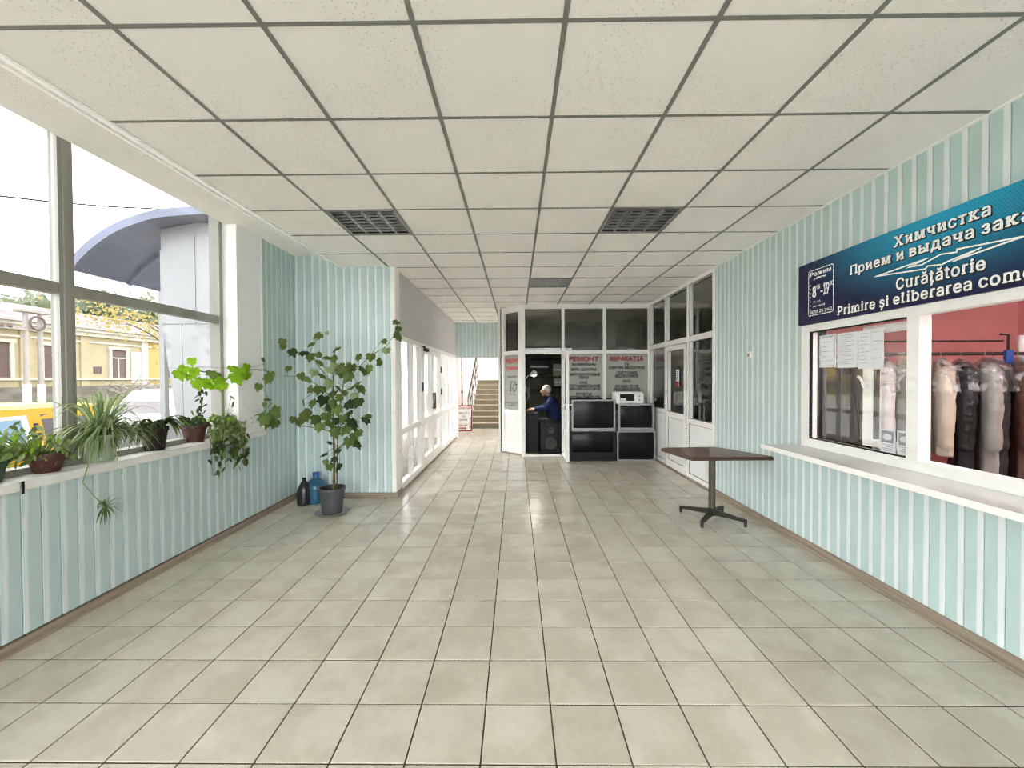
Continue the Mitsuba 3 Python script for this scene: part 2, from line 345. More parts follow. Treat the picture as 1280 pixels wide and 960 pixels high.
# the tall left window
struct('window_1', mesh(box(WX-.05, WX+.05, YR, 4.11, .945, .985), box(WX-.05, WX+.05, YR, 4.11, 3.19, 3.25), box(WX-.05, WX+.05, 4.065, 4.11, .945, 3.22), box(WX-.05, WX+.05, YR, YR+.05, .945, 3.22)), 'mat_frame_grey', 'tall shop window in grey metal frames')
MUL = [2.69, 1.27, -.15, -1.57]
for y in MUL:
    part('window_1', 'mullion', mesh(box(WX-.03, WX+.03, y-.042, y+.05, .985, 3.19), box(WX+.03, WX+.042, y-.018, y+.018, .985, 3.19)), 'mat_frame_grey')
ys = [4.065]+sum([[y+.05, y-.05] for y in MUL], [])+[YR+.05]
for q in range(0, len(ys), 2):
    part('window_1', 'transom', box(WX-.03, WX+.03, ys[q+1]-.01, ys[q], 2.065, 2.14), 'mat_frame_grey')
    for z0, z1 in ((.985, 2.065), (2.14, 3.19)):
        p = trimesh.Trimesh([(WX, ys[q+1], z0), (WX, ys[q], z0), (WX, ys[q], z1), (WX, ys[q+1], z1)], [[0, 1, 2], [0, 2, 3]], process=False)
        part('window_1', 'pane', p, 'mat_glass_dimmed')

# the wall that faces the hall, beside the entrance passage
PX = -1.54
struct('wall_porch', mesh(box(-3.04, -1.56, YF+.014, YF+.2, 0, 3.3)), 'mat_black_gap', 'wall end lined with turquoise striped boards behind the tall plant')
k = -29
while .02+.1*k < -1.60:
    a, b = max(.02+.1*k, LX-.002), min(.12+.1*k, -1.585); k += 1
    if b-a > .006: lamella('wall_porch', 1, a, b, YF, .07, 3.1, 1, 'mat_stripe_front')
part('wall_porch', 'corner_post', cbox(-1.585, -1.52, YF-.01, YF+.2, 0, CZ, .006), 'mat_white')
struct('baseboard_porch', mesh(box(LX+.02, -1.51, YF-.02, YF+.014, 0, .07), box(-1.53, -1.505, YF-.02, YF+.22, 0, .07)), 'mat_baseboard', 'brown wooden skirting below the wall behind the plant')

# passage wall above the glazed entrance
struct('wall_passage', box(PX-.14, PX, YF+.2, 10.5, 2.075, 3.3), 'mat_plaster_grey', 'grey plaster wall above the glazed entrance')
# glazed entrance: frames, posts, panes, a two-leaf door
struct('door_1', mesh(box(PX-.06, PX+.01, 5.4, 10.4, 2.02, 2.08), box(PX-.06, PX+.012, 5.4, 6.66, .02, .11), box(PX-.06, PX+.012, 8.34, 10.4, .02, .11)), 'mat_white', 'glazed entrance of white frames and doors in the passage')
part('door_1', 'threshold', box(PX-.08, PX+.03, 5.4, 10.4, 0, .024), 'mat_baseboard')
for y, w in ((5.44, .04), (6.07, .022), (6.66, .05), (8.34, .04), (8.72, .02), (9.2, .02), (9.75, .03), (10.36, .04)):
    part('door_1', 'post', box(PX-.06, PX+.015, y-w, y+w, .024, 2.02), 'mat_white')
def pane_x(h, x, y0, y1, z0, z1, n='pane'):
    part(h, n, trimesh.Trimesh([(x, y0, z0), (x, y1, z0), (x, y1, z1), (x, y0, z1)], [[0, 1, 2], [0, 2, 3]], process=False), 'mat_glass')
def pane_y(h, y, x0, x1, z0, z1, n='pane'):
    part(h, n, trimesh.Trimesh([(x0, y, z0), (x1, y, z0), (x1, y, z1), (x0, y, z1)], [[0, 1, 2], [0, 2, 3]], process=False), 'mat_glass')
for y0, y1 in ((5.48, 6.05), (6.09, 6.61), (8.38, 8.70), (8.74, 9.18), (9.22, 9.72), (9.78, 10.32)):
    part('door_1', 'rail', box(PX-.05, PX+.01, y0, y1, .755, .835), 'mat_white')
    pane_x('door_1', PX-.02, y0, y1, .11, .755); pane_x('door_1', PX-.02, y0, y1, .835, 2.02)
for y0, y1, hy in ((6.72, 7.50, 7.44), (7.52, 8.29, 7.58)):
    lf = part('door_1', 'leaf', mesh(box(PX-.05, PX+.02, y0, y0+.09, .03, 2.01), box(PX-.05, PX+.02, y1-.09, y1, .03, 2.01), box(PX-.05, PX+.02, y0, y1, .03, .20), box(PX-.05, PX+.02, y0, y1, 1.93, 2.01), box(PX-.05, PX+.02, y0, y1, .75, .85)), 'mat_white')
    pane_x(lf, PX-.015, y0+.09, y1-.09, .20, .75); pane_x(lf, PX-.015, y0+.09, y1-.09, .85, 1.93)
    part(lf, 'handle', mesh(cyl((PX+.05, hy, .95), (PX+.05, hy, 1.25), .012, n=10), cyl((PX+.02, hy, .98), (PX+.05, hy, .98), .009, n=8), cyl((PX+.02, hy, 1.22), (PX+.05, hy, 1.22), .009, n=8)), 'mat_black_metal')
part('door_1', 'closer', mesh(box(PX+.015, PX+.06, 6.76, 7.02, 1.955, 2.01), box(PX+.03, PX+.05, 6.66, 6.80, 2.01, 2.03)), 'mat_black_metal')
part('door_1', 'hinge', cyl((PX+.02, 6.69, 1.3), (PX+.02, 6.69, 1.44), .018, n=8), 'mat_black_metal')
part('door_1', 'hinge', cyl((PX+.02, 8.31, 1.62), (PX+.02, 8.31, 1.74), .018, n=8), 'mat_black_metal')
part('door_1', 'hinge', cyl((PX+.02, 8.31, 1.18), (PX+.02, 8.31, 1.30), .018, n=8), 'mat_black_metal')

# header with striped lining before the stairs, then the stair hall
struct('wall_header', box(-1.56, -.27, 10.514, 10.66, 2.03, 3.3), 'mat_plaster_grey', 'striped header wall above the way to the stairs')
for q in range(-16, -2):
    a, b = max(.02+.1*q, -1.54), min(.12+.1*q, -.3)
    if b-a > .01: lamella('wall_header', 1, a, b, 10.5, 2.03, CZ, 1, 'mat_stripe_front')
struct('wall_stair_right', box(-.36, -.3, 8.42, 17.2, 0, 4.2), 'mat_plaster_white', 'white wall on the right of the stairs')
struct('wall_stair_back', box(-3.0, -.3, 16.9, 17.1, 0, 4.2), 'mat_plaster_white', 'white wall at the head of the stairs')
struct('wall_stair_left', mesh(box(-2.75, -2.6, 10.66, 17, -.1, .9), box(-2.75, -2.6, 10.66, 17, 3.4, 4.2), box(-2.75, -2.6, 10.66, 11.2, .9, 3.4), box(-2.75, -2.6, 16.5, 17, .9, 3.4), box(-2.62, -1.5, 10.5, 10.66, -.1, 4.2)), 'mat_plaster_pinkish', 'pinkish wall with a window beside the stairs')
struct('ceiling_stair', box(-3.0, -.3, 10.5, 17.2, 4.2, 4.35), 'mat_plaster_white', 'white ceiling of the stair hall')
struct('window_2', mesh(box(-2.72, -2.62, 11.2, 16.5, .9, .98), box(-2.72, -2.62, 11.2, 16.5, 3.32, 3.4), *[box(-2.72, -2.62, y-.05, y+.05, .9, 3.4) for y in (11.25, 12.9, 14.6, 16.45)]), 'mat_white', 'window beside the stairs')
for y0, y1 in ((11.3, 12.85), (12.95, 14.55), (14.65, 16.4)): pane_x('window_2', -2.67, y0, y1, .98, 3.32)
struct('floor_stair', box(-2.75, -.3, 10.5, 12.45, -.1, -.002) , 'mat_grout', 'floor before the stairs')
st = []
for y in np.arange(10.53, 12.3, .3):
    for x in np.arange(-2.6, -.4, .3): st.append(box(x+.002, min(x+.298, -.365), y+.002, y+.298, -.01, .002))
part('floor_stair', 'tiles', mesh(*st), 'mat_floor_tile', kind='stuff')
part('floor_stair', 'landing', box(-1.4, -.365, 15.12, 16.9, 1.3, 1.44), 'mat_floor_tile')
part('floor_stair', 'lower_landing', box(-2.6, -1.42, 12.4, 16.9, -.1, .02), 'mat_plaster_white')
mat('mat_step', proc(lambda p, n, uv: mix((0.19, 0.155, 0.10), (0.27, 0.23, 0.155), pf(p.x*6, p.y*6, p.z*9, 3))), 0.7)
mat('mat_step_edge', (0.42, 0.36, 0.27), 0.6)
key = struct('stairs', None, None, 'flight of beige stone steps rising at the end of the passage')
for q in range(9):
    s_ = part(key, 'step', box(-1.40, -.365, 12.4+.3*q, 15.2, .16*q, .16*(q+1)-.025), 'mat_step')
    part(s_, 'nosing', box(-1.42, -.365, 12.38+.3*q, 12.72+.3*q, .16*(q+1)-.025, .16*(q+1)), 'mat_step_edge')
rl = thing('stair_railing', 'dark thin metal railing rising along the left of the stone steps', 'railing')
part(rl, 'handrail', mesh(tube([(-1.44, 12.3, .9), (-1.44, 15.1, 2.4)], .022, 8)), 'mat_black_metal')
part(rl, 'lower_bar', tube([(-1.44, 12.3, .45), (-1.44, 15.1, 1.95)], .012, 6), 'mat_black_metal')
for q in range(6):
    y = 12.3+.56*q; z = .9+.3*q; part(rl, 'post', cyl((-1.44, y, max(0, z-.9)), (-1.44, y, z), .014, n=8), 'mat_black_metal')
rl2 = thing('guard_pole', 'slim dark vertical pole standing left of the steps from floor to header', 'pole')
part(rl2, 'pole', cyl((-1.58, 12.0, 0), (-1.58, 12.0, 2.9), .018, n=8), 'mat_black_metal')
part(rl2, 'collar', cyl((-1.58, 12.0, 1.08), (-1.58, 12.0, 1.13), .035, n=8), 'mat_black_metal')

# near end of the hall behind the photographer: unseen, its full glazing added to light the hall
YR = -2.4
struct('wall_rear', mesh(box(-3.25, 2.75, YR-.15, YR, 2.90, 3.3), box(-3.25, -2.95, YR-.15, YR, 0, 2.9), box(2.55, 2.75, YR-.15, YR, 0, 2.9)), 'mat_plaster_white', 'wall at the near end of the hall')
struct('window_3', mesh(*[box(x-.03, x+.03, YR-.1, YR-.03, .02, 2.9) for x in (-2.92, -1.55, -.18, 1.19, 2.52)], box(-2.95, 2.55, YR-.1, YR-.03, .0, .07), box(-2.95, 2.55, YR-.1, YR-.03, 2.84, 2.9)), 'mat_frame_grey', 'unseen glazed front added at the near end to light the hall')
for x0, x1 in ((-2.89, -1.58), (-1.52, -.21), (-.15, 1.16), (1.22, 2.49)): pane_y('window_3', YR-.06, x0, x1, .07, 2.84)

# ---------------------------------------------------------------- repair booth: front, slanted side, glazed right side
YB = 7.95
struct('wall_booth', mesh(box(.10, 2.56, YB, YB+.06, 2.83, CZ+.1), box(.10, 2.56, YB, YB+.06, 1.965, 2.035), box(.10, .17, YB-.02, YB+.06, 0, CZ), box(2.53, 2.62, YB, YB+.06, 0, CZ), box(.92, 2.56, YB, YB+.06, .0, .09)), 'mat_white', 'white plastic glazed front of the repair booth')
for x, w in ((.90, .028), (1.695, .03)):
    part('wall_booth', 'post', box(x-w, x+w, YB-.005, YB+.06, 0 if x < 1 else .09, 2.83), 'mat_white')
for x0, x1 in ((.17, .872), (.928, 1.665), (1.725, 2.53)): pane_y('wall_booth', YB+.03, x0, x1, 2.035, 2.83, 'transom_pane')
part('wall_booth', 'rail', box(.928, 2.53, YB, YB+.06, .80, .87), 'mat_white')
for x0, x1 in ((.928, 1.665), (1.725, 2.53)):
    pane_y('wall_booth', YB+.03, x0, x1, .87, 1.965)
    part('wall_booth', 'lower_panel', box(x0, x1, YB+.015, YB+.045, .09, .80), 'mat_white_panel')
part('wall_booth', 'threshold', box(.17, .9, YB-.01, YB+.06, 0, .03), 'mat_white')
# slanted side
A, B = np.array([-.29, 8.36]), np.array([.115, 7.965]); dv = (B-A)/np.linalg.norm(B-A); nv = np.array([dv[1], -dv[0]]); LEN = np.linalg.norm(B-A)
MS = frameM((A[0], A[1], 0), (dv[0], dv[1], 0), (0, 0, 1), (nv[0], nv[1], 0))      # u along, v up, w towards the hall
def slab(u0, u1, v0, v1, w0, w1):
    b = box(u0, u1, v0, v1, w0, w1); b.apply_transform(MS); return b
part('wall_booth', 'slanted_frame', mesh(slab(0, .07, 0, CZ, -.05, .012), slab(LEN-.09, LEN, 0, CZ, -.05, .012), slab(0, LEN, 2.80, CZ, -.05, .01), slab(0, LEN, 1.96, 2.04, -.05, .01), slab(0, LEN, .80, .88, -.05, .01), slab(0, LEN, .03, .11, -.05, .01)), 'mat_white')
part('wall_booth', 'lower_panel', mesh(slab(.07, LEN-.09, .11, .80, -.03, -.004), slab(.09, LEN-.11, .14, .77, -.03, .001)), 'mat_white_panel')
pz = trimesh.Trimesh([(.07, 2.04, -.02), (LEN-.09, 2.04, -.02), (LEN-.09, 2.80, -.02), (.07, 2.80, -.02)], [[0, 1, 2], [0, 2, 3]], process=False); pz.apply_transform(MS)
part('wall_booth', 'transom_pane', pz, 'mat_glass')
part('wall_booth', 'base', slab(-.02, LEN+.02, 0, .035, -.05, .025), 'mat_baseboard')
# booth's other walls (dark inside)
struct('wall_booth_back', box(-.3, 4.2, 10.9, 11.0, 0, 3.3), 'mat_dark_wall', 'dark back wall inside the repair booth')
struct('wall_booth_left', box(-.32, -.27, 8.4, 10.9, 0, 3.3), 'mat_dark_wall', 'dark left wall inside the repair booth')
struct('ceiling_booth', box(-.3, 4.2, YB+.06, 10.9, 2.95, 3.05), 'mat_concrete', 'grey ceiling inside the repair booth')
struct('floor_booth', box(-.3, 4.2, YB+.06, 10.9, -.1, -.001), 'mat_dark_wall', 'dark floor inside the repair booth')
part('wall_booth_back', 'patch', cbox(2.35, 3.3, 10.86, 10.9, 1.9, 2.95, .01), 'mat_concrete', label='bare concrete patch')
# glazed right side with a door
struct('window_4', mesh(box(RX-.005, RX+.06, 5.335, 7.95, 2.03, 2.11), box(RX-.005, RX+.06, 5.335, 7.95, 2.865, CZ+.02), box(RX-.005, RX+.06, 5.335, 6.16, .83, .90), box(RX-.005, RX+.06, 7.08, 7.95, .89, .96), box(RX-.005, RX+.06, 5.335, 7.95, .02, .09)), 'mat_white', 'white glazed partition on the right with a door between its bays')
for y, w in ((5.36, .03), (6.16, .032), (7.08, .03), (7.92, .03)): part('window_4', 'post', box(RX-.008, RX+.06, y-w, y+w, .02, 2.88), 'mat_white')
for y0, y1 in ((5.39, 6.13), (6.19, 7.05), (7.11, 7.89)): pane_x('window_4', RX+.03, y0, y1, 2.11, 2.865, 'transom_pane')
pane_x('window_4', RX+.03, 5.39, 6.13, .90, 2.03); pane_x('window_4', RX+.03, 7.11, 7.89, .96, 2.03)
part('window_4', 'lower_panel', mesh(box(RX+.01, RX+.04, 5.39, 6.13, .09, .83), box(RX+.004, RX+.04, 5.42, 6.10, .12, .80)), 'mat_white_panel')
part('window_4', 'lower_panel', box(RX+.01, RX+.04, 7.11, 7.89, .09, .89), 'mat_white_panel')
struct('baseboard_glazed', box(RX-.016, RX+.05, 5.335, 7.93, 0, .03), 'mat_baseboard', 'brown skirting under the glazed partition')
dk = struct('door_2', mesh(box(RX-.012, RX+.05, 6.20, 6.29, .03, 2.02), box(RX-.012, RX+.05, 6.96, 7.045, .03, 2.02), box(RX-.012, RX+.05, 6.20, 7.045, 1.94, 2.02), box(RX-.012, RX+.05, 6.20, 7.045, .03, .14), box(RX-.012, RX+.05, 6.20, 7.045, .85, .94)), 'mat_white', 'white half-glazed door in the partition on the right')
pane_x(dk, RX+.02, 6.29, 6.96, .94, 1.94); part(dk, 'lower_panel', mesh(box(RX+.004, RX+.03, 6.29, 6.96, .14, .85), box(RX-.004, RX+.03, 6.32, 6.93, .17, .82)), 'mat_white_panel')
part(dk, 'handle', mesh(cyl((RX-.012, 7.0, 1.05), (RX-.05, 7.0, 1.05), .010, n=8), tube([(RX-.05, 7.005, 1.05), (RX-.055, 6.97, 1.06), (RX-.052, 6.9, 1.05)], .010, 8), box(RX-.018, RX-.012, 6.985, 7.015, .95, 1.15)), 'mat_white')
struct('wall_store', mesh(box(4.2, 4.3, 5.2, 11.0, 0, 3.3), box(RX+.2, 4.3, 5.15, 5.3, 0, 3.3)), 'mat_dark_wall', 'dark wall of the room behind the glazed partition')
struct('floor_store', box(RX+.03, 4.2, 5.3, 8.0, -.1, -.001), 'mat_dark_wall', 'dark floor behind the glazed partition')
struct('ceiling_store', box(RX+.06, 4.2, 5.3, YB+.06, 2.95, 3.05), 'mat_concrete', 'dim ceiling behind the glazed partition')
# open booth door
dl = struct('door_3', mesh(box(.875, .925, 7.25, 7.33, .03, 1.95), box(.875, .925, 7.86, 7.94, .03, 1.95), box(.875, .925, 7.25, 7.94, 1.87, 1.95), box(.875, .925, 7.25, 7.94, .03, .13), box(.875, .925, 7.25, 7.94, .85, .93)), 'mat_white', 'white plastic booth door standing open towards the hall')
pane_x(dl, .90, 7.33, 7.86, .93, 1.87); part(dl, 'lower_panel', box(.89, .91, 7.33, 7.86, .13, .85), 'mat_white_panel')
part(dl, 'handle', mesh(*[tube([(.90+s*.026, 7.29, 1.03), (.90+s*.07, 7.29, 1.03), (.90+s*.075, 7.40, 1.03)], .010, 8) for s in (-1, 1)], box(.872, .928, 7.275, 7.305, .96, 1.10)), 'mat_white')

# thin grey seals round panes and panels
mat('mat_seal', (0.10, 0.10, 0.095), 0.6)
def seal_x(h, x, y0, y1, z0, z1, w=.007):
    part(h, 'seal', mesh(box(x-.002, x+.002, y0, y0+w, z0, z1), box(x-.002, x+.002, y1-w, y1, z0, z1), box(x-.002, x+.002, y0, y1, z0, z0+w), box(x-.002, x+.002, y0, y1, z1-w, z1)), 'mat_seal')
def seal_y(h, y, x0, x1, z0, z1, w=.007):
    part(h, 'seal', mesh(box(x0, x0+w, y-.002, y+.002, z0, z1), box(x1-w, x1, y-.002, y+.002, z0, z1), box(x0, x1, y-.002, y+.002, z0, z0+w), box(x0, x1, y-.002, y+.002, z1-w, z1)), 'mat_seal')
seal_x('window_4', RX+.003, 5.39, 6.13, .09, .83); seal_x('window_4', RX+.003, 7.11, 7.89, .09, .89); seal_x(dk, RX-.001, 6.29, 6.96, .14, .85)
for y0, y1, z0 in ((5.39, 6.13, .90), (7.11, 7.89, .96)): seal_x('window_4', RX-.001, y0, y1, z0, 2.03)
for y0, y1 in ((5.39, 6.13), (6.19, 7.05), (7.11, 7.89)): seal_x('window_4', RX-.001, y0, y1, 2.11, 2.865)
seal_x(dk, RX-.008, 6.29, 6.96, .94, 1.94); part('window_4', 'door_gap', mesh(box(RX-.013, RX-.004, 6.192, 6.202, .02, 2.03), box(RX-.013, RX-.004, 7.043, 7.05, .02, 2.03)), 'mat_black_gap')
for x0, x1 in ((.17, .872), (.928, 1.665), (1.725, 2.53)): seal_y('wall_booth', YB-.001, x0, x1, 2.035, 2.83)

# ---------------------------------------------------------------- dry cleaner's room behind the counter window
struct('wall_pink', mesh(box(RX+.2, 5.6, 4.6, 4.7, 0, 3.3), box(5.5, 5.6, .2, 4.7, 0, 3.3), box(RX+.2, 5.6, .1, .2, 0, 3.3)), 'mat_pink', 'pink wall of the dry cleaning room behind the counter')
struct('floor_pink', box(RX+.014, 5.5, .2, 4.6, -.1, -.001), 'mat_floor_tile', 'floor of the dry cleaning room')
struct('ceiling_pink', box(RX+.2, 5.5, .2, 4.6, 2.9, 3.0), 'mat_plaster_white', 'white ceiling of the dry cleaning room')
# counter window frame
FX0, FX1 = RX-.02, RX+.06
struct('window_5', mesh(box(FX0, FX1, WY0, WY1, WZ0, .975), box(FX0, FX1, WY0, WY1, 1.895, WZ1), box(FX0, FX1, 3.61, WY1, WZ0, WZ1), box(FX0, FX1, WY0, 1.38, WZ0, WZ1), box(FX0, FX1, 2.625, 2.705, .975, 1.895)), 'mat_white', 'white framed service window above the counter')
part('window_5', 'gasket', mesh(box(FX0+.012, FX0+.03, 3.595, 3.612, .975, 1.895), box(FX0+.012, FX0+.03, 2.705, 3.61, 1.885, 1.897), box(FX0+.012, FX0+.03, 2.705, 3.61, .973, .983)), 'mat_black')
pane_x('window_5', RX+.045, 2.705, 3.61, .975, 1.895)
sash = part('window_5', 'opened_sash', mesh(box(RX+.10, RX+.15, 3.085, 3.185, .985, 1.885), box(RX+.10, RX+.15, 2.73, 3.185, .985, 1.045), box(RX+.10, RX+.15, 2.73, 3.185, 1.825, 1.885), box(RX+.10, RX+.15, 2.73, 2.79, .985, 1.885)), 'mat_white')
pane_x(sash, RX+.125, 2.79, 3.085, 1.045, 1.825); part(sash, 'gasket', box(RX+.095, RX+.12, 3.06, 3.086, 1.045, 1.825), 'mat_black')
part(sash, 'handle', mesh(cyl((RX+.10, 3.14, 1.46), (RX+.06, 3.14, 1.46), .012, n=8), tube([(RX+.06, 3.135, 1.46), (RX+.055, 3.15, 1.49), (RX+.055, 3.175, 1.51)], .010, 8), tube([(RX+.06, 3.14, 1.46), (RX+.06, 3.125, 1.42)], .010, 8)), 'mat_white')
lamp = thing('added_tube_light', 'unseen tube light added on the ceiling of the dry cleaning room', 'ceiling light')  # unseen lamp, added to light the pink room
part(lamp, 'base', box(3.95, 4.05, 1.2, 2.4, 2.85, 2.9), 'mat_white')
key = part(lamp, 'tube', cyl((4.0, 1.2, 2.82), (4.0, 2.4, 2.82), .02, n=12), 'mat_white')
scene[key]['emitter'] = {'type': 'area', 'radiance': {'type': 'rgb', 'value': [6.5, 6.5, 6.6]}}
# ---------------------------------------------------------------- lettering
_gl = {}
def glyph(ch, bold=True):
    """outline of one character, capitals 1 tall"""
    if (ch, bold) not in _gl:
        m = meshkit.text_mesh(ch, 1.0, .01, bold)
        v, f = np.asarray(m.vertices), np.asarray(m.faces)
        tri = [sg.Polygon(v[t][:, :2]) for t in f if np.all(v[t][:, 2] < 1e-6)]
        _gl[ch, bold] = unary_union([t.buffer(1e-4) for t in tri if t.area > 1e-9]).simplify(.008)
    return _gl[ch, bold]
def slab_serifs(p):
    """adds slab feet and heads to the upright strokes that end on the base line, the x-height or the capital line"""
    def spans(y):
        s = p.intersection(sg.LineString([(-1, y), (3, y)]))
        return [(g.bounds[0], g.bounds[2]) for g in getattr(s, 'geoms', [s]) if not g.is_empty]
    add_ = []
    for y0, d in ((0.0, 1), (0.735, -1), (1.0, -1)):
        if not spans(y0+d*.03) or (y0 == 0.735 and p.intersection(sg.box(-1, .80, 3, .9)).area > .02 and p.bounds[3] > .95 and spans(y0+.05)): continue
        for a, b in spans(y0+d*.03):
            for c, e in spans(y0+d*.13):
                if .08 < b-a < .36 and abs((b-a)-(e-c)) < .05 and abs(a-c) < .09:
                    add_.append(sg.box(a-.085, min(y0, y0+d*.12), b+.085, max(y0, y0+d*.12)))
    return unary_union([p]+add_)
def line2d(s, slab=False, bold=True, track=.13, space=.38):
    x, out = 0, []
    for ch in s:
        if ch == ' ': x += space; continue
        g = glyph(ch, bold)
        if slab: g = slab_serifs(g)
        b = g.bounds; out.append(shapely.affinity.translate(g, x-b[0], 0)); x += b[2]-b[0]+track
    return unary_union(out), x-track
import shapely.affinity
def put_line(s, M, h, width=None, slab=False, bold=True, center=False, grow=0, depth=.001, track=.13):
    g, w = line2d(s, slab, bold, track)
    sx = width/w if width else h
    g = shapely.affinity.scale(g, sx, h, origin=(0, 0))
    if center: g = shapely.affinity.translate(g, -w*sx/2, 0)
    if grow: g = g.buffer(grow, join_style=2).simplify(.001)
    return prism(g, depth, M)

# ---------------------------------------------------------------- the blue sign
def signfn(p, n, uv):
    u, v = (3.7-p.y)/2.5, (p.z-1.95)/.53
    d = dr.sqrt(dr.square((u-.50)*1.5)+dr.square((v-1.15)*.62))
    k = 1-smoothstep(.05, .72, d)
    a, b = (p.y+p.z*.7)*62, (p.y-p.z*.7)*62
    dot = smoothstep(.25, .42, dr.abs(a-dr.floor(a)-.5))*smoothstep(.2, .42, dr.abs(b-dr.floor(b)-.5))
    return mix((.004, .006, .050), (.015, .35, .56), k)*(1-.6*dot*smoothstep(.12, .5, k))
mat('mat_sign', proc(signfn), 0.3)
sgn = thing('wall_sign', 'long blue sign with white Cyrillic and Romanian lettering above the service window', 'sign')
SX = 2.505
part(sgn, 'plate', cbox(SX, RX+.004, 1.20, 3.70, 1.955, 2.478, .003), 'mat_sign')
for s, pre, y, z, w, h in (('Химчистка', 9, 2.775, 2.36, .56, .068), ('Прием и выдача заказов', 18, 3.134, 2.268, 1.043, .067), ('Curățătorie', 11, 2.756, 2.078, .52, .070), ('Primire și eliberarea comenzilor', 25, 3.254, 1.984, 1.173, .067)):
    w = w*line2d(s, True)[1]/line2d(s[:pre], True)[1]
    sx = w/line2d(s, True)[1]; x0 = 0
    for word in s.split(' '):
        ww = line2d(word, True)[1]
        k_ = part(sgn, 'word', put_line(word, onright(y-x0*sx, z, SX-.0012), h, ww*sx, True), 'mat_signwhite')
        part(k_, 'shadow', put_line(word, onright(y-x0*sx-.003, z-.003, SX), h, ww*sx, True, grow=.0045), 'mat_ink')
        x0 += ww+.13+.38
ar = [at(1040+x/5.333, 220+y/5.333, 0, SX)[1:] for x, y in ((300, 668), (620, 555), (518, 607), (600, 592), (725, 522), (832, 508), (835, 488), (1280, 402), (830, 560), (968, 490), (770, 570), (735, 590), (640, 600), (622, 620))]
ring = sg.LinearRing([(-y, z) for y, z in ar])
part(sgn, 'arrow', prism(ring.buffer(.0045, join_style=2), .001, frameM((SX-.0006, 0, 0), (0, -1, 0), (0, 0, 1), (-1, 0, 0))), 'mat_signwhite', label='white outlined double arrow')
bx = sg.box(-3.574, 2.022, -3.292, 2.404).buffer(-.02).buffer(.02)
part(sgn, 'hours_box', prism(bx.difference(bx.buffer(-.006)), .001, frameM((SX-.0004, 0, 0), (0, -1, 0), (0, 0, 1), (-1, 0, 0))), 'mat_signwhite')
hours = [put_line('Режим', onright(3.552, 2.352, SX), .036, .232), put_line('работы', onright(3.51, 2.322, SX), .018, .13), put_line('8', onright(3.525, 2.175, SX), .090, .042), put_line('00', onright(3.478, 2.235, SX), .036, .038, bold=False),
         put_line('-', onright(3.432, 2.175, SX), .08, .024), put_line('19', onright(3.402, 2.178, SX), .090, .062), put_line('00', onright(3.336, 2.235, SX), .036, .038, bold=False), put_line('9-16', onright(3.515, 2.125, SX), .018, .08, bold=False), put_line('выходной', onright(3.515, 2.092, SX), .016, .13, bold=False),
         put_line('0231 21 340', onright(3.556, 2.040, SX), .024, .245)]
for q in range(7): hours.append(prism(sg.Point(0, 0).buffer(.006, 3), .001, onright(3.55, 2.28-.034*q, SX)))
part(sgn, 'hours', mesh(*hours), 'mat_signwhite')

# ---------------------------------------------------------------- counter shelf and what is on the window
ct = thing('counter_shelf', 'long pale grey counter shelf under the service window', 'counter')
part(ct, 'board', cbox(2.19, RX, -.6, 3.71, .878, .905, .004), 'mat_counter')
part(ct, 'edge', cbox(2.182, 2.192, -.6, 3.71, .872, .909, .003), 'mat_white')
mk = thing('ink_smudge', 'small dark smudge of ink on the counter shelf', 'stain')
part(mk, 'blot', prism(unary_union([sg.Point(0, 0).buffer(.010), sg.Point(.02, .006).buffer(.008), sg.Point(-.025, .004).buffer(.006), sg.Point(.045, -.004).buffer(.004)]), .0008, frameM((2.46, 2.93, .9051), (0, 1, 0), (-1, 0, 0), (0, 0, 1))), 'mat_greyprint')
def sheet(label, y0, y1, z0, z1, lines, x=RX+.041, cat='notice', name='paper_notice', border=False, group=None, right=False):
    t = thing(name, label, cat, group)
    part(t, 'sheet', box(x-.002, x, y0, y1, z0, z1), 'mat_paper')
    ln = []
    for q in range(lines):
        z = z1-.02-(z1-z0-.035)*q/max(lines, 1); w = (y1-y0)*(.62+.2*math.sin(q*2.7))
        ym = (y0+y1)/2 if q < 2 else y1-.012-w/2
        ln.append(box(x-.0026, x-.0018, ym-w/2, ym+w/2, z-.0016, z+.0016))
    if ln: part(t, 'text_lines', mesh(*ln), 'mat_greyprint')
    if border:
        b = sg.box(y0+.012, z0+.012, y1-.012, z1-.012)
        part(t, 'border', prism(b.difference(b.buffer(-.004)), .0008, frameM((x-.0022, 0, 0), (0, 1, 0), (0, 0, 1), (1, 0, 0))), 'mat_greyprint')
    return t
sheet('white notice with a thin printed border, first from the left on the service window', 3.375, 3.555, 1.585, 1.855, 6, border=True)
sheet('densely printed white sheet, second from the left on the service window', 3.165, 3.362, 1.578, 1.852, 15)
sheet('pale sheet beside the printed one, third from the left on the service window', 3.045, 3.160, 1.565, 1.848, 9)
sheet('widest pale sheet, fourth from the left at the top of the service window', 2.94, 3.040, 1.56, 1.848, 4)
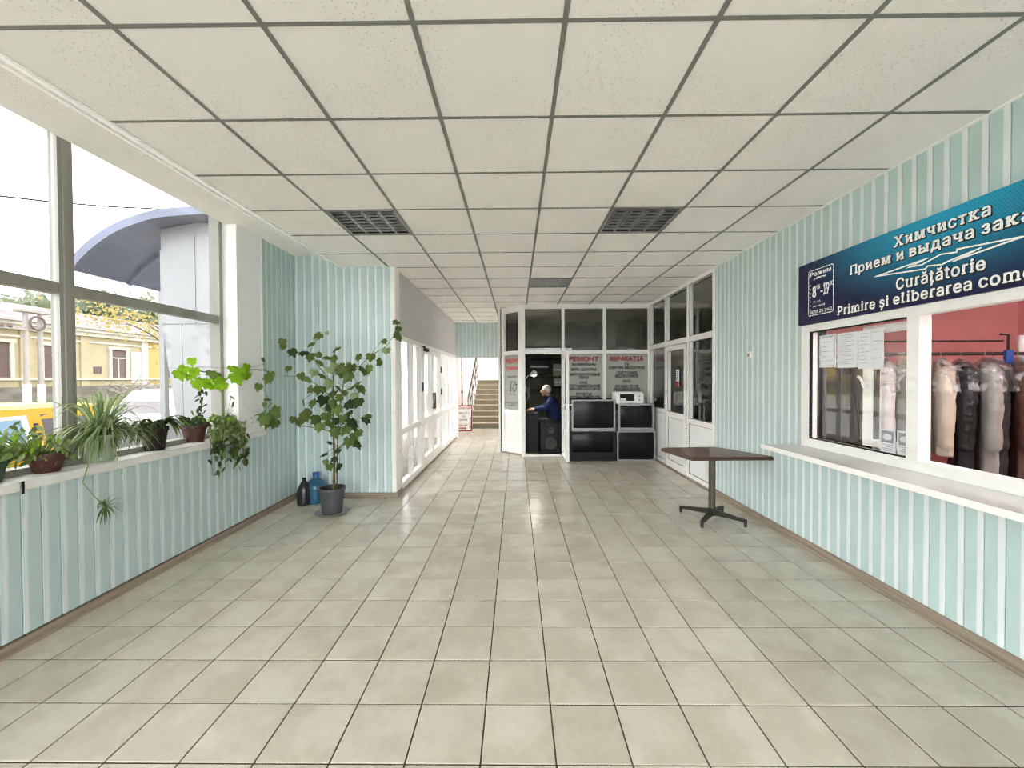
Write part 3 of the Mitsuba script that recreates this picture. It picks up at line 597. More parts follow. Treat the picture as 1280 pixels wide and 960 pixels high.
for n, y0, y1, lb in ((0, 2.845, 2.962, 'small poster with a grey picture, left of the pair low on the service window'), (1, 2.714, 2.830, 'small poster with a grey picture, right of the pair low on the service window')):
    t = sheet(lb, y0, y1, .972, 1.142, 0, x=RX+.040, cat='poster', name='small_poster')
    X_ = RX+.0375
    part(t, 'picture', box(X_-.0006, X_+.0004, y0+.012, y1-.012, 1.045, 1.128), 'mat_greyprint')
    part(t, 'motif', prism(shapely.affinity.scale(sg.Point(0, 0).buffer(1, 8), .036, .022), .0008, frameM((X_-.0005, (y0+y1)/2, 1.085), (0, -1, 0), (0, 0, 1), (-1, 0, 0))), 'mat_paper')
    part(t, 'text_lines', mesh(*[box(X_-.0006, X_+.0004, y0+.018, y1-.018-.02*(q % 2), 1.03-.014*q, 1.034-.014*q) for q in range(4)]), 'mat_greyprint')
sk = thing('wall_socket', 'small white switch box high on the striped right wall', 'switch')
part(sk, 'plate', cbox(RX-.018, RX, 4.50, 4.56, 1.71, 1.785, .004), 'mat_white'); part(sk, 'button', cbox(RX-.025, RX-.015, 4.515, 4.545, 1.73, 1.765, .002), 'mat_silver')

# ---------------------------------------------------------------- the table
tb = thing('table', 'brown wooden table with slanted end on one dark metal pedestal against the right wall', 'table')
tp = [(1.61, 4.60), (1.72, 4.06), (2.52, 4.07), (2.235, 4.645)]
part(tb, 'tabletop', prism(sg.Polygon(tp).buffer(-.008).buffer(.008, quad_segs=3), .036, frameM((0, 0, .690), (1, 0, 0), (0, 1, 0), (0, 0, 1))), 'mat_wood')
part(tb, 'edge_band', prism(sg.Polygon(tp).buffer(.003, join_style=2).difference(sg.Polygon(tp).buffer(-.006)), .030, frameM((0, 0, .688), (1, 0, 0), (0, 1, 0), (0, 0, 1))), 'mat_wood_edge')
cx, cy = 2.07, 4.385
part(tb, 'column', cyl((cx, cy, .09), (cx, cy, .69), .034, n=20), 'mat_column')
part(tb, 'mounting_plate', cbox(cx-.16, cx+.16, cy-.12, cy+.12, .676, .69, .003), 'mat_black_metal')
part(tb, 'hub', lathe([(.05, .05), (.06, .07), (.045, .11), (.034, .12)], (cx, cy, 0), 20), 'mat_black_metal')
for fx, fy in ((1.835, 4.62), (1.857, 4.14), (2.30, 4.16), (2.295, 4.615)):
    d = np.array([fx-cx, fy-cy]); L_ = np.linalg.norm(d); d /= L_; n = np.array([-d[1], d[0]])
    pts = [(cx+d[0]*s+n[0]*w, cy+d[1]*s+n[1]*w, z) for s, w, zs in ((.03, .024, (.055, .105)), (L_+.012, .014, (.045, .07))) for w in (-w, w) for z in zs]
    lg = part(tb, 'leg', hull(pts), 'mat_black_metal')
    part(lg, 'foot', cyl((fx, fy, 0), (fx, fy, .05), .014, .016, 10), 'mat_black_metal')

# ---------------------------------------------------------------- televisions before the booth
def television(label, x0, x1, z0, z1, y0, depth, frame, m=.05, sill=.09, base=None):
    t = thing('television', label, 'television')
    cxm, h = (x0+x1)/2, z1-z0
    part(t, 'cabinet', hull([(x, y0+.06, z) for x in (x0+.008, x1-.008) for z in (z0+.006, z1-.006)]+[(cxm+s*(x1-x0)*.27, y0+depth, z) for s in (-1, 1) for z in (z0+.012, z0+h*.68)]), 'mat_black')
    o, i = sg.box(x0, z0, x1, z1).buffer(-.012).buffer(.012, quad_segs=3), sg.box(x0+m, z0+sill, x1-m, z1-m*.8).buffer(-.015).buffer(.015, quad_segs=3)
    part(t, 'bezel', prism(o.difference(i), .065, onfront(0, 0, y0+.065)), frame)
    n = 9; v = []
    for a in range(n):
        for b in range(n):
            u, w = a/(n-1), b/(n-1); bul = .035*(1-(2*u-1)**2*.5-(2*w-1)**2*.5)
            v.append((x0+m-.006+(x1-x0-2*m+.012)*u, y0+.05-bul, z0+sill-.006+(h-sill-m*.8+.012)*w))
    f = [[a*n+b, (a+1)*n+b, (a+1)*n+b+1] for a in range(n-1) for b in range(n-1)]+[[a*n+b, (a+1)*n+b+1, a*n+b+1] for a in range(n-1) for b in range(n-1)]
    part(t, 'screen', trimesh.Trimesh(v, f, process=False), 'mat_screen', True)
    part(t, 'button_panel', mesh(*[box(x0+(x1-x0)*(.62+.05*q), x0+(x1-x0)*(.62+.05*q)+.018, y0-.004, y0+.002, z0+.028, z0+.038) for q in range(5)]), 'mat_black')
    return t
television('large grey framed tube television on top of the black one by the booth door', 1.0, 1.79, .535, 1.11, 7.48, .42, 'mat_silver', .030, .060)
tv = television('black tube television standing on the floor by the open booth door', .95, 1.80, .06, .53, 7.47, .44, 'mat_black', .06, .10)
part(tv, 'base', prism(sg.box(.955, 7.45, 1.795, 7.9).buffer(-.03).buffer(.03), .06, frameM((0, 0, 0), (1, 0, 0), (0, 1, 0), (0, 0, 1))), 'mat_black')
television('silver framed tube television under the small white microwave', 1.84, 2.49, .545, 1.03, 7.47, .43, 'mat_silver', .034, .055)
television('silver framed tube television standing on the floor in the corner', 1.815, 2.51, .0, .54, 7.46, .43, 'mat_silver', .026, .026)
mw = thing('microwave', 'small white microwave oven on top of the silver television', 'microwave')
part(mw, 'body', cbox(1.80, 2.31, 7.5, 7.82, 1.032, 1.245, .018), 'mat_white')
part(mw, 'door', cbox(1.835, 2.14, 7.488, 7.502, 1.05, 1.23, .005), 'mat_white'); part(mw, 'window', cbox(1.875, 2.13, 7.482, 7.49, 1.085, 1.21, .003), 'mat_screen')
part(mw, 'control_panel', cbox(2.15, 2.30, 7.49, 7.502, 1.05, 1.23, .004), 'mat_white_panel')
for q in range(2): part(mw, 'knob', cyl((2.225, 7.49, 1.10+.07*q), (2.225, 7.475, 1.10+.07*q), .016, n=12), 'mat_silver')
part(mw, 'sticker', cbox(1.88, 1.98, 7.478, 7.483, 1.09, 1.135, .001), 'mat_paper')

# ---------------------------------------------------------------- posters on the booth
def poster(label, x0, x1, z0, z1, head, lines, y=YB+.024, hz=.080, lh=.048):
    t = thing('window_poster', label, 'poster')
    part(t, 'film', box(x0, x1, y, y+.003, z0, z1), 'mat_film_grey')
    xm = (x0+x1)/2
    part(t, 'heading', put_line(head, onfront(xm, z1-.045-hz, y-.0002), hz, (x1-x0)*.80, center=True, grow=.004), 'mat_red')
    z = z1-.075-hz
    for s in lines:
        if s is None: z -= .034; continue
        z -= lh+.012
        g, w = line2d(s)
        part(t, 'line', put_line(s, onfront(xm, z, y-.0002), lh, min((x1-x0)*.88, w*lh*1.0), center=True, grow=.0022), 'mat_ink')
    return t
poster('grey poster headed РЕМОНТ in red with black lines, on the booth glass', .935, 1.66, 1.12, 1.955, 'РЕМОНТ', ['ТЕЛЕВИЗОРЫ', None, 'МУЗ. ЦЕНТРЫ', None, 'МИКРОВОЛНОВЫЕ', 'ПЕЧИ', None, 'DVD', 'ПРОГРАММИРОВАНИЕ', 'МИКРОПРОЦЕССОРОВ', None, 'ПУЛЬТЫ', 'АВТОМАГНИТОЛЫ'], lh=.050)
poster('grey poster headed REPARAȚIA in red with black lines, on the booth glass', 1.73, 2.525, 1.12, 1.955, 'REPARAȚIA', ['TV', 'CENTRE MUZICALE', None, 'CUPTOARE', 'MICROUNDE', None, 'DVD', None, 'APARATE DE', 'PROGRAMARE'], lh=.052)
mat('mat_red_pale', (.48, .07, .06), .5)
tq = thing('window_poster', 'narrow poster headed РЕМОНТ in pale red with opening hours, on the slanted booth side', 'poster')
part(tq, 'film', slab(.072, LEN-.092, .885, 1.955, -.024, -.018), 'mat_film_grey')
def on_slant(u, v): return MS @ frameM((u, v, -.0175), (1, 0, 0), (0, 1, 0), (0, 0, 1))
um = (.072+LEN-.092)/2; wd = LEN-.164
part(tq, 'heading', put_line('РЕМОНТ', on_slant(um, 1.80), .085, wd*.9, center=True, grow=.003), 'mat_red_pale'); part(tq, 'heading', put_line('ТЕЛЕВИЗОРОВ', on_slant(um, 1.67), .060, wd*.92, center=True, grow=.003), 'mat_red_pale')
for m_ in (put_line('РЕЖИМ РАБОТЫ', on_slant(um, 1.52), .028, wd*.7, center=True), put_line('8-17', on_slant(um+.03, 1.24), .15, wd*.5, center=True), put_line('00  00', on_slant(um+.03, 1.41), .035, wd*.4, center=True), put_line('ПН - ПТ', on_slant(um, 1.17), .03, wd*.4, center=True), put_line('тел. 0231 2 12 34', on_slant(um, 1.0), .034, wd*.86, center=True), put_line('моб. 069 12 34', on_slant(um, .95), .03, wd*.7, center=True)): part(tq, 'line', m_, 'mat_ink')
st_ = thing('door_sticker', 'small white and red sticker on the half-glazed door', 'sticker')
part(st_, 'sheet', box(RX-.001, RX+.004, 6.50, 6.62, 1.36, 1.63), 'mat_paper'); part(st_, 'red_band', box(RX-.0018, RX, 6.50, 6.62, 1.36, 1.44), 'mat_red')
part(st_, 'text_lines', mesh(*[box(RX-.0018, RX, 6.52, 6.60, 1.47+.03*q, 1.482+.03*q) for q in range(5)]), 'mat_ink')

# the stand-up sign near the stairs
ab = thing('sandwich_board', 'white board with red border and lettering leaning before the stone steps', 'sign')
MB = frameM((-1.72, 11.55, .02), (1, 0, 0), (0, .24, .97), (0, -.97, .24))
def brd(u0, u1, v0, v1, w0, w1):
    b = box(u0, u1, v0, v1, w0, w1); b.apply_transform(MB); return b
part(ab, 'board', brd(0, .47, 0, .74, -.02, 0), 'mat_signwhite')
part(ab, 'border', mesh(brd(0, .47, 0, .03, 0, .004), brd(0, .47, .71, .74, 0, .004), brd(0, .03, 0, .74, 0, .004), brd(.44, .47, 0, .74, 0, .004)), 'mat_red')
def onb(u, v): return MB @ frameM((u, v, .001), (1, 0, 0), (0, 1, 0), (0, 0, 1))
for m_ in (put_line('РЕСТАВРАЦИЯ', onb(.235, .63), .055, .38, center=True), put_line('ПОДУШЕК', onb(.20, .14), .05, .28, center=True), put_line('И ПЕРИН', onb(.20, .06), .045, .22, center=True, grow=.003)): part(ab, 'heading', m_, 'mat_red')
for m_ in (put_line('ПЕРО - ПУХ', onb(.235, .49), .05, .30, center=True), put_line('НА', onb(.235, .40), .04, .09, center=True), put_line('ЗАКАЗ', onb(.20, .30), .05, .24, center=True), brd(.395, .43, .08, .40, 0, .004)): part(ab, 'line', m_, 'mat_ink')
part(ab, 'strut', mesh(brd(.03, .06, 0, .72, -.04, -.02), brd(.41, .44, 0, .72, -.04, -.02)), 'mat_black_metal')
# ---------------------------------------------------------------- garments on the rail behind the counter
rk = thing('clothes_rail', 'dark metal clothes rail carrying the wrapped garments behind the counter', 'clothes rail')
RZ, RY = 1.70, 3.62
part(rk, 'rail', cyl((2.80, RY, RZ), (5.3, RY, RZ), .014, n=12), 'mat_black_metal')
part(rk, 'upper_rail', cyl((2.85, RY+.12, RZ+.12), (4.35, RY+.12, RZ+.12), .008, n=8), 'mat_black_metal')
for x in (2.86, 4.40, 5.25):
    part(rk, 'post', cyl((x, RY+.03, 0), (x, RY+.03, RZ+.16), .022, n=10), 'mat_white' if x == 4.40 else 'mat_black_metal')
    part(rk, 'foot', cbox(x-.03, x+.03, RY-.25, RY+.3, 0, .03, .005), 'mat_black_metal')
rk2 = thing('clothes_rail', 'short back rail near the pink wall carrying the dark brown coats', 'clothes rail')
part(rk2, 'rail', cyl((2.95, RY+.60, RZ), (3.62, RY+.60, RZ), .012, n=10), 'mat_black_metal')
for x in (2.97, 3.60): part(rk2, 'post', cyl((x, RY+.60, 0), (x, RY+.60, RZ+.02), .018, n=10), 'mat_black_metal'); part(rk2, 'foot', cbox(x-.025, x+.025, RY+.42, RY+.80, 0, .03, .004), 'mat_black_metal')
ck = thing('rail_clip', 'bright blue plastic clip hanging on the clothes rail', 'clip')
mat('mat_blue', (.015, .07, .30), .4)
part(ck, 'body', cbox(4.19, 4.25, RY-.05, RY-.016, RZ-.09, RZ+.03, .006), 'mat_blue'); part(ck, 'hook', tube([(4.22, RY-.03, RZ+.02), (4.22, RY-.03, RZ+.16), (4.22, RY+.03, RZ+.17)], .009, 8), 'mat_black_metal')
def lump(pts, faces_len=.05, amp=.012, fr=9, seed=1):
    m = m3.Manifold.hull_points(np.asarray(pts, float)).refine_to_length(faces_len); t = man2tri(m)
    t.merge_vertices(); trimesh.smoothing.filter_taubin(t, iterations=6)
    n = t.vertex_normals; v = np.asarray(t.vertices)
    t.vertices = v+n*((pf_np(v*[fr, fr, fr*.35], seed)-.5)*2*amp)[:, None]; return t
def pf_np(p, seed): return meshkit.fbm(p, 3, seed)
def garment(label, x, w, bottom, color, seed, sleeve=True, cat='coat', gz=RZ, rough=.75, film=True, dy=0.0, yaw=-40):
    """one coat on its hanger, seen from the sleeve side: shoulders run along y, thickness along x"""
    t = thing('garment', label, cat)
    y, hw = RY+dy, .235; top = gz-.10
    pts = []
    for s, a in ((top+.03, .05), (top-.02, .16), (top-.07, hw-.01), (top-.25, hw-.01), (top-.55, hw+.01), (bottom, hw+.04)):
        th = w*(.34 if s > top-.03 else .5)
        for sy in (-1, 1):
            for sx in (-1, 1): pts.append((x+sx*th*.8, y+sy*a, s))
    m = m3.Manifold.hull_points(np.asarray(pts)).refine_to_length(.045)
    b = man2tri(m); b.merge_vertices(); trimesh.smoothing.filter_taubin(b, iterations=8)
    v = np.asarray(b.vertices); b.vertices = v+b.vertex_normals*((pf_np(v*[6, 9, 2.2], seed)-.5)*.05)[:, None]
    part(t, 'body', b, color, True)
    if sleeve:
        for sy in (-1, 1):
            sl = [(y+sy*(hw-.05), top-.08), (y+sy*(hw+.035), top-.30), (y+sy*(hw+.05), max(bottom+.12, top-.66))]
            ms = m3.Manifold()
            for (ya, za), (yb, zb), ra, rb in ((sl[0], sl[1], .070, .062), (sl[1], sl[2], .062, .052)):
                ms += m3.Manifold.batch_hull([m3.Manifold.sphere(ra*min(1, w/.12), 16).translate((x, ya, za)), m3.Manifold.sphere(rb*min(1, w/.12), 16).translate((x, yb, zb))])
            s_ = man2tri(ms.refine_to_length(.035)); s_.merge_vertices(); trimesh.smoothing.filter_taubin(s_, iterations=6)
            v = np.asarray(s_.vertices); s_.vertices = v+s_.vertex_normals*((pf_np(v*[9, 9, 16], seed+3)-.5)*.03)[:, None]
            part(t, 'sleeve', s_, color, True)
    h = part(t, 'hanger', tube([(x, y-.20, top-.045), (x, y-.10, top+.015), (x, y, top+.045), (x, y+.10, top+.015), (x, y+.20, top-.045)], .009, 8), 'mat_black_metal')
    part(h, 'hook', tube([(x, y, top+.04), (x, y, gz-.02), (x, y+.016, gz-.004), (x, y+.012, gz+.016), (x, y-.004, gz+.022), (x, y-.018, gz+.010)], .003, 6), 'mat_metal')
    first_key = None
    if film:                                            # the plastic lies over the shoulders; below it clings to the cloth (the cloth's glossy coat)
        pf_ = []
        for s, a, th in ((top+.06, .03, .012), (top+.015, .15, w*.40), (top-.06, hw+.02, w*.56), (top-.24, hw+.06, w*.60)):
            for sy in (-1, 1):
                for sx in (-1, 1): pf_.append((x+sx*th, y+sy*a, s))
        c = man2tri(m3.Manifold.hull_points(np.asarray(pf_)).refine_to_length(.03)); c.merge_vertices(); trimesh.smoothing.filter_taubin(c, iterations=4)
        v = np.asarray(c.vertices); c.vertices = v+c.vertex_normals*((pf_np(v*[14, 16, 9], seed+9)-.5)*.05)[:, None]
        c.update_faces(c.triangles_center[:, 2] > top-.22); c.remove_unreferenced_vertices()
        part(t, 'plastic_cover', c, 'mat_film', True, label='clear crinkled plastic cover')
    ca, sa = math.cos(math.radians(yaw)), math.sin(math.radians(yaw))
    spin = T().translate([x, y, 0]).rotate([0, 0, 1], yaw).translate([-x, -y, 0])
    for k_ in [k_ for k_ in scene if k_.startswith(t+'__')]: scene[k_]['to_world'] = spin
    return t
for n, c in (('brown', (.055, .028, .020)), ('white', (.72, .72, .70)), ('greydark', (.10, .10, .095)), ('grey', (.30, .30, .28)), ('cream', (.60, .54, .44)), ('black', (.010, .010, .011)), ('charcoal', (.020, .023, .024)), ('brown_light', (.115, .055, .045))):
    mat('mat_cloth_'+n, c, .8 if n == 'brown' else .42, bump=None if n == 'brown' else (lambda p, n, uv: pf(p.x*16, p.y*12, p.z*26, 3), .02, 2e-3), **({} if n == 'brown' else {'clearcoat': .25, 'clearcoat_gloss': .8, 'specular': .3}))
G = 'wrapped garments on the rail'
def gm(*a, **k):
    t = garment(*a, **k); labels[t]['group'] = G; return t
gm('dark brown coat on the short back rail, behind the printed sheets', 3.20, .15, .62, 'mat_cloth_brown', 1, film=False, dy=.60, yaw=25)
gm('second dark brown coat on the short back rail, just right of the first', 3.36, .13, .55, 'mat_cloth_brown', 2, film=False, dy=.60, yaw=20)
gm('white garment in plastic hanging behind the small posters', 3.14, .15, .62, 'mat_cloth_white', 3, dy=-.06)
gm('dark grey coat in plastic, just right of the white garment behind the small posters', 3.36, .13, .55, 'mat_cloth_greydark', 4)
gm('short cream jacket at the left edge of the open view through the service window', 3.64, .14, .85, 'mat_cloth_cream', 5, dy=-.04)
gm('black coat in plastic between the cream jacket and the light grey one', 3.83, .13, .55, 'mat_cloth_black', 6, dy=-.02)
gm('light grey coat in plastic between the two black garments', 3.97, .12, .62, 'mat_cloth_grey', 7, dy=-.08)
gm('long charcoal coat in shiny plastic, between the grey and the brown coat', 4.12, .14, .52, 'mat_cloth_charcoal', 8)
gm('reddish brown coat in plastic below the blue clip', 4.28, .13, .60, 'mat_cloth_brown_light', 9, dy=-.05)
gm('white coat in plastic at the right edge of the service window', 4.45, .16, .62, 'mat_cloth_white', 10, dy=-.10)
gm('dark coat behind the white coat at the far right of the rail', 4.66, .13, .55, 'mat_cloth_black', 11)
bt = thing('sorting_table', 'low table under the wrapped garments', 'table')
part(bt, 'tabletop', cbox(2.85, 5.35, 2.85, 3.38, .46, .50, .005), 'mat_white_panel')
for x in (2.9, 5.3):
    for y in (2.9, 3.33): part(bt, 'leg', box(x-.02, x+.02, y-.02, y+.02, 0, .46), 'mat_black_metal')
def bag(label, x, y, z, r, sd):
    t = thing('plastic_bag', label, 'bag', None)
    b = lump([(x+r*math.cos(a)*q, y+r*.8*math.sin(a)*q, z+h) for a in np.linspace(0, 6.28, 10) for q, h in ((.9, 0), (1, r*.5), (.6, r*1.05))], .03, .035, 14, sd)
    v = np.asarray(b.vertices); v[:, 2] = np.maximum(v[:, 2], z+.002); b.vertices = v
    part(t, 'bag', b, 'mat_bag', True); part(t, 'knot', cyl((x, y, z+r*.9), (x, y, z+r*1.35), .012, .03, 8), 'mat_bag'); return t
mat('mat_bag', proc(lambda p, n, uv: mix((.20, .19, .16), (.62, .62, .58), pf(p.x*16, p.y*16, p.z*16, 3))), .25)
bag('crumpled clear plastic bag on the table below the brown coats', 3.02, 3.15, .50, .15, 21)
bag('crumpled clear plastic bag on the table below the white coat', 4.22, 3.12, .50, .17, 22)

# ---------------------------------------------------------------- the man at work in the booth
def sph(p, r, n=20): return m3.Manifold.sphere(r, n).translate(tuple(float(c) for c in p))
def bone(p, q, rp, rq): return m3.Manifold.batch_hull([sph(p, rp), sph(q, rq)])
def blend(ms, l, it=8):
    m = m3.Manifold()
    for a in ms: m += a
    t = man2tri(m.refine_to_length(l)); t.merge_vertices(); trimesh.smoothing.filter_taubin(t, iterations=it); return t
mat('mat_jacket', (.007, .018, .085), .8); mat('mat_trousers', (.022, .022, .026), .85); mat('mat_skin', (.45, .27, .19), .55); mat('mat_hair', (.66, .63, .58), .8); mat('mat_shoe', (.02, .018, .016), .5)
PXO, PYO = .86, 8.95
pe = thing('person', 'seated person in a blue jacket with white hair bent over the workbench in the booth', 'person')
hip = np.array([PXO, PYO, .56]); chest = np.array([PXO-.10, PYO-.02, .93]); neck = np.array([PXO-.155, PYO-.03, 1.10]); head = np.array([PXO-.225, PYO-.04, 1.235])
sh = [chest+np.array([-.02, s*.185, .10]) for s in (-1, 1)]; el = [np.array([PXO-.24, PYO+s*.25, .86]) for s in (-1, 1)]; wr = [np.array([PXO-.47, PYO+s*.13, .835]) for s in (-1, 1)]
kn = [np.array([PXO-.45, PYO+s*.12, .56]) for s in (-1, 1)]; an = [np.array([PXO-.43, PYO+s*.12, .10]) for s in (-1, 1)]
# body: one continuous figure, clothing over it
bones = [bone(hip, chest, .14, .145), bone(chest, neck, .13, .06), bone(neck, head+[.02, 0, -.05], .052, .055)]
for a, b, c in zip(sh, el, wr): bones += [bone(chest+[0, 0, .08], a, .09, .062), bone(a, b, .058, .045), bone(b, c, .043, .028)]
for s, a, b in zip((-1, 1), kn, an): bones += [bone(hip+[0, s*.09, -.01], a, .095, .062), bone(a, b, .058, .042), bone(b, b+[-.13, 0, -.05], .042, .035)]
hd = [sph(head+[.015, 0, .015], .092), sph(head+[-.03, 0, -.035], .072), sph(head+[-.055, 0, -.085], .042), bone(head+[-.085, 0, -.005], head+[-.108, 0, -.03], .014, .016)]
hd += [sph(head+[.0, s*.088, -.02], .022, 10) for s in (-1, 1)]
for w, s in zip(wr, (-1, 1)):                      # hands: palm, four fingers, a thumb
    pal = w+[-.075, -s*.01, -.012]; bones.append(bone(w, pal, .026, .034))
    for q in range(4):
        o = pal+np.array([-.02, (q-1.5)*.019, 0]); mid = o+np.array([-.036-.004*(q in (1, 2)), 0, -.006]); bones += [bone(o, mid, .0095, .0088), bone(mid, mid+[-.026, 0, -.018], .0088, .0075)]
    th = pal+np.array([.02, -s*.028, .004]); bones += [bone(th, th+[-.03, -s*.02, -.008], .011, .0095), bone(th+[-.03, -s*.02, -.008], th+[-.055, -s*.018, -.016], .0095, .008)]
part(pe, 'body', blend(bones+hd, .016, 5), 'mat_skin', True)
jk = [bone(hip+[.0, 0, .0], chest, .165, .165), bone(chest, neck+[0, 0, -.03], .15, .078)]
for a, b, c in zip(sh, el, wr): jk += [bone(chest+[0, 0, .08], a, .105, .078), bone(a, b, .076, .060), bone(b, c+[.015, 0, 0], .058, .040)]
part(pe, 'jacket', blend(jk, .028, 6), 'mat_jacket', True, label='blue jacket')
tr = []
for s, a, b in zip((-1, 1), kn, an): tr += [bone(hip+[0, s*.09, -.02], a, .108, .074), bone(a, b, .072, .056)]
part(pe, 'trousers', blend(tr, .03, 6), 'mat_trousers', True)
ha = m3.Manifold(); ha += sph(head+[.022, 0, .024], .101); ha = ha.trim_by_plane((.55, 0, .83), float(np.dot([.55, 0, .83], head+[.022, 0, .0])-.012))
ht = man2tri(ha.refine_to_length(.02)); v = np.asarray(ht.vertices); part(pe, 'hair', trimesh.Trimesh(v+(meshkit.noise(v*60)[:, None]-.5)*.012, ht.faces, process=False), 'mat_hair', True, label='white hair')
for s in (-1, 1): part(pe, 'eye', mesh(trimesh.creation.icosphere(2, .0125).apply_translation(head+[-.088, s*.034, .005])), 'mat_ink', True)
part(pe, 'mouth', hull([head+[-.100, s*.022, -.078] for s in (-1, 1)]+[head+[-.085, s*.02, -.083] for s in (-1, 1)]+[head+[-.099, s*.015, -.086] for s in (-1, 1)]), 'mat_red')
for s, b in zip((-1, 1), an): part(pe, 'shoe', blend([bone(b+[.02, 0, -.045], b+[-.15, 0, -.055], .05, .042)], .02, 4), 'mat_shoe', True)
ch = thing('office_chair', 'dark swivel chair that the person in the booth sits on', 'chair')
part(ch, 'seat', cbox(PXO-.24, PXO+.22, PYO-.23, PYO+.23, .375, .43, .02), 'mat_black'); part(ch, 'backrest', cbox(PXO+.21, PXO+.26, PYO-.20, PYO+.20, .55, .95, .02), 'mat_black')
part(ch, 'stem', mesh(cyl((PXO, PYO, .08), (PXO, PYO, .38), .03, n=12), box(PXO+.18, PXO+.25, PYO-.03, PYO+.03, .39, .62)), 'mat_black_metal')
for q in range(5):
    a = 2*math.pi*q/5; e = (PXO+.28*math.cos(a), PYO+.28*math.sin(a)); part(ch, 'leg', hull([(PXO, PYO, .11), (PXO+.02, PYO+.02, .07), (PXO-.02, PYO-.02, .07), (e[0], e[1], .075), (e[0], e[1]+.02, .05), (e[0]+.01, e[1]-.02, .05)]), 'mat_black_metal')
    part(ch, 'castor', cyl((e[0]-.015, e[1], .026), (e[0]+.015, e[1], .026), .026, n=12), 'mat_black')
wb = thing('workbench', 'dark cluttered workbench before the seated person in the booth', 'workbench')
part(wb, 'top', cbox(-.24, .45, 8.42, 10.2, .745, .785, .005), 'mat_black')
for x in (-.2, .41):
    for y in (8.46, 10.14): part(wb, 'leg', box(x-.02, x+.02, y-.02, y+.02, 0, .745), 'mat_black_metal')
dsk = thing('desk_lamp', 'lit white bulb lamp on a bent arm above the workbench', 'lamp')
lb = (.385, 9.0, 1.585)
part(dsk, 'base', cyl((.15, 9.05, .785), (.15, 9.05, .81), .07, n=20), 'mat_silver')
part(dsk, 'arm', tube([(.15, 9.05, .81), (.27, 9.03, 1.12), (.16, 9.02, 1.45), (.36, 9.0, 1.66)], .009, 8), 'mat_silver')
part(dsk, 'shade', lathe([(.085, -.03), (.06, .05), (.025, .09)], lb, 20), 'mat_white')
key = part(dsk, 'bulb', trimesh.creation.icosphere(3, .045).apply_translation(lb), 'mat_white')
scene[key]['emitter'] = {'type': 'area', 'radiance': {'type': 'rgb', 'value': [9, 8.4, 7.2]}}
sp_ = thing('speaker_box', 'black loudspeaker box on the booth floor just inside the doorway', 'speaker')
part(sp_, 'body', cbox(.47, .90, 8.22, 8.52, .002, .60, .01), 'mat_black')
for z, r in ((.20, .13), (.46, .07)): part(sp_, 'cone', lathe([(r, 0), (r*.9, .012), (r*.3, -.005), (0, .004)], (0, 0, 0), 20).apply_transform(frameM((.685, 8.212, z), (1, 0, 0), (0, 0, 1), (0, -1, 0))), 'mat_black_metal', True)
part(wb, 'front_panel', box(-.24, .45, 8.43, 8.45, .0, .745), 'mat_black')
# clutter that the doorway and the glass show
for lbl, b, y in (('pale carton on the high shelf in the booth', (.92, 1.25, 1.55, 1.85), 10.3), ('dark carton beside the pale one on the booth shelf', (.35, .80, 1.62, 1.95), 10.3), ('grey box under the booth shelf', (.95, 1.25, 1.30, 1.50), 10.3)):
    t = thing('carton', lbl, 'box'); part(t, 'box', cbox(b[0], b[1], y, y+.3, b[2], b[3], .004), 'mat_film_grey' if 'dark' not in lbl else 'mat_black'); part(t, 'tape', box(b[0]-.001, b[1]+.001, y-.001, y+.02, (b[2]+b[3])/2-.02, (b[2]+b[3])/2+.02), 'mat_paper')
sf = thing('shelf_unit', 'dark metal shelf unit on the back wall of the booth', 'shelf')
for z in (1.28, 1.53, 2.0): part(sf, 'shelf', box(.3, 2.2, 10.25, 10.85, z-.012, z), 'mat_black_metal')
for x in (.31, 1.25, 2.19): part(sf, 'post', box(x-.015, x+.015, 10.25, 10.28, 0, 2.1), 'mat_black_metal')
cr = thing('equipment_rack', 'black equipment cabinet standing right of the seated person', 'cabinet')
part(cr, 'body', cbox(1.15, 1.7, 9.3, 9.8, 0, 1.1, .01), 'mat_black'); part(cr, 'front', cbox(1.2, 1.65, 9.28, 9.3, .1, 1.0, .006), 'mat_black_metal')
gl = thing('white_jug', 'pale plastic jug on the black cabinet in the booth', 'jug'); part(gl, 'body', lathe([(.0, .0), (.07, 0), (.075, .15), (.03, .20), (.03, .24), (0, .24)], (1.24, 9.42, 1.1), 16), 'mat_film_grey', 40)
for y, z in ((5.7, .95), (5.7, 1.35), (5.7, 1.75), (6.6, .95), (6.6, 1.35)): pass
us = thing('store_shelf', 'dark shelf seen through the glazed partition on the right', 'shelf')
for z in (.62, 1.02, 1.42, 1.82): part(us, 'shelf', box(3.35, 3.9, 5.45, 7.8, z-.02, z), 'mat_black_metal')
for y in (5.47, 6.6, 7.78): part(us, 'post', box(3.35, 3.39, y-.02, y+.02, 0, 2.0), 'mat_black_metal')
for n, (y0, y1, z, h) in enumerate(((5.7, 6.2, 1.02, .26), (6.4, 6.9, 1.02, .3), (6.9, 7.5, 1.42, .25), (5.6, 6.1, 1.42, .22))):
    t = thing('video_player', ['flat black device on the store shelf nearest the striped wall', 'dark grey device in the middle of the store shelf', 'black device on the upper store shelf farthest back', 'black device on the upper store shelf nearest the striped wall'][n], 'device')
    part(t, 'body', cbox(3.4, 3.8, y0, y1, z, z+h, .01), 'mat_black'); part(t, 'front', cbox(3.392, 3.402, y0+.03, y1-.03, z+.03, z+h-.03, .002), 'mat_black_metal')
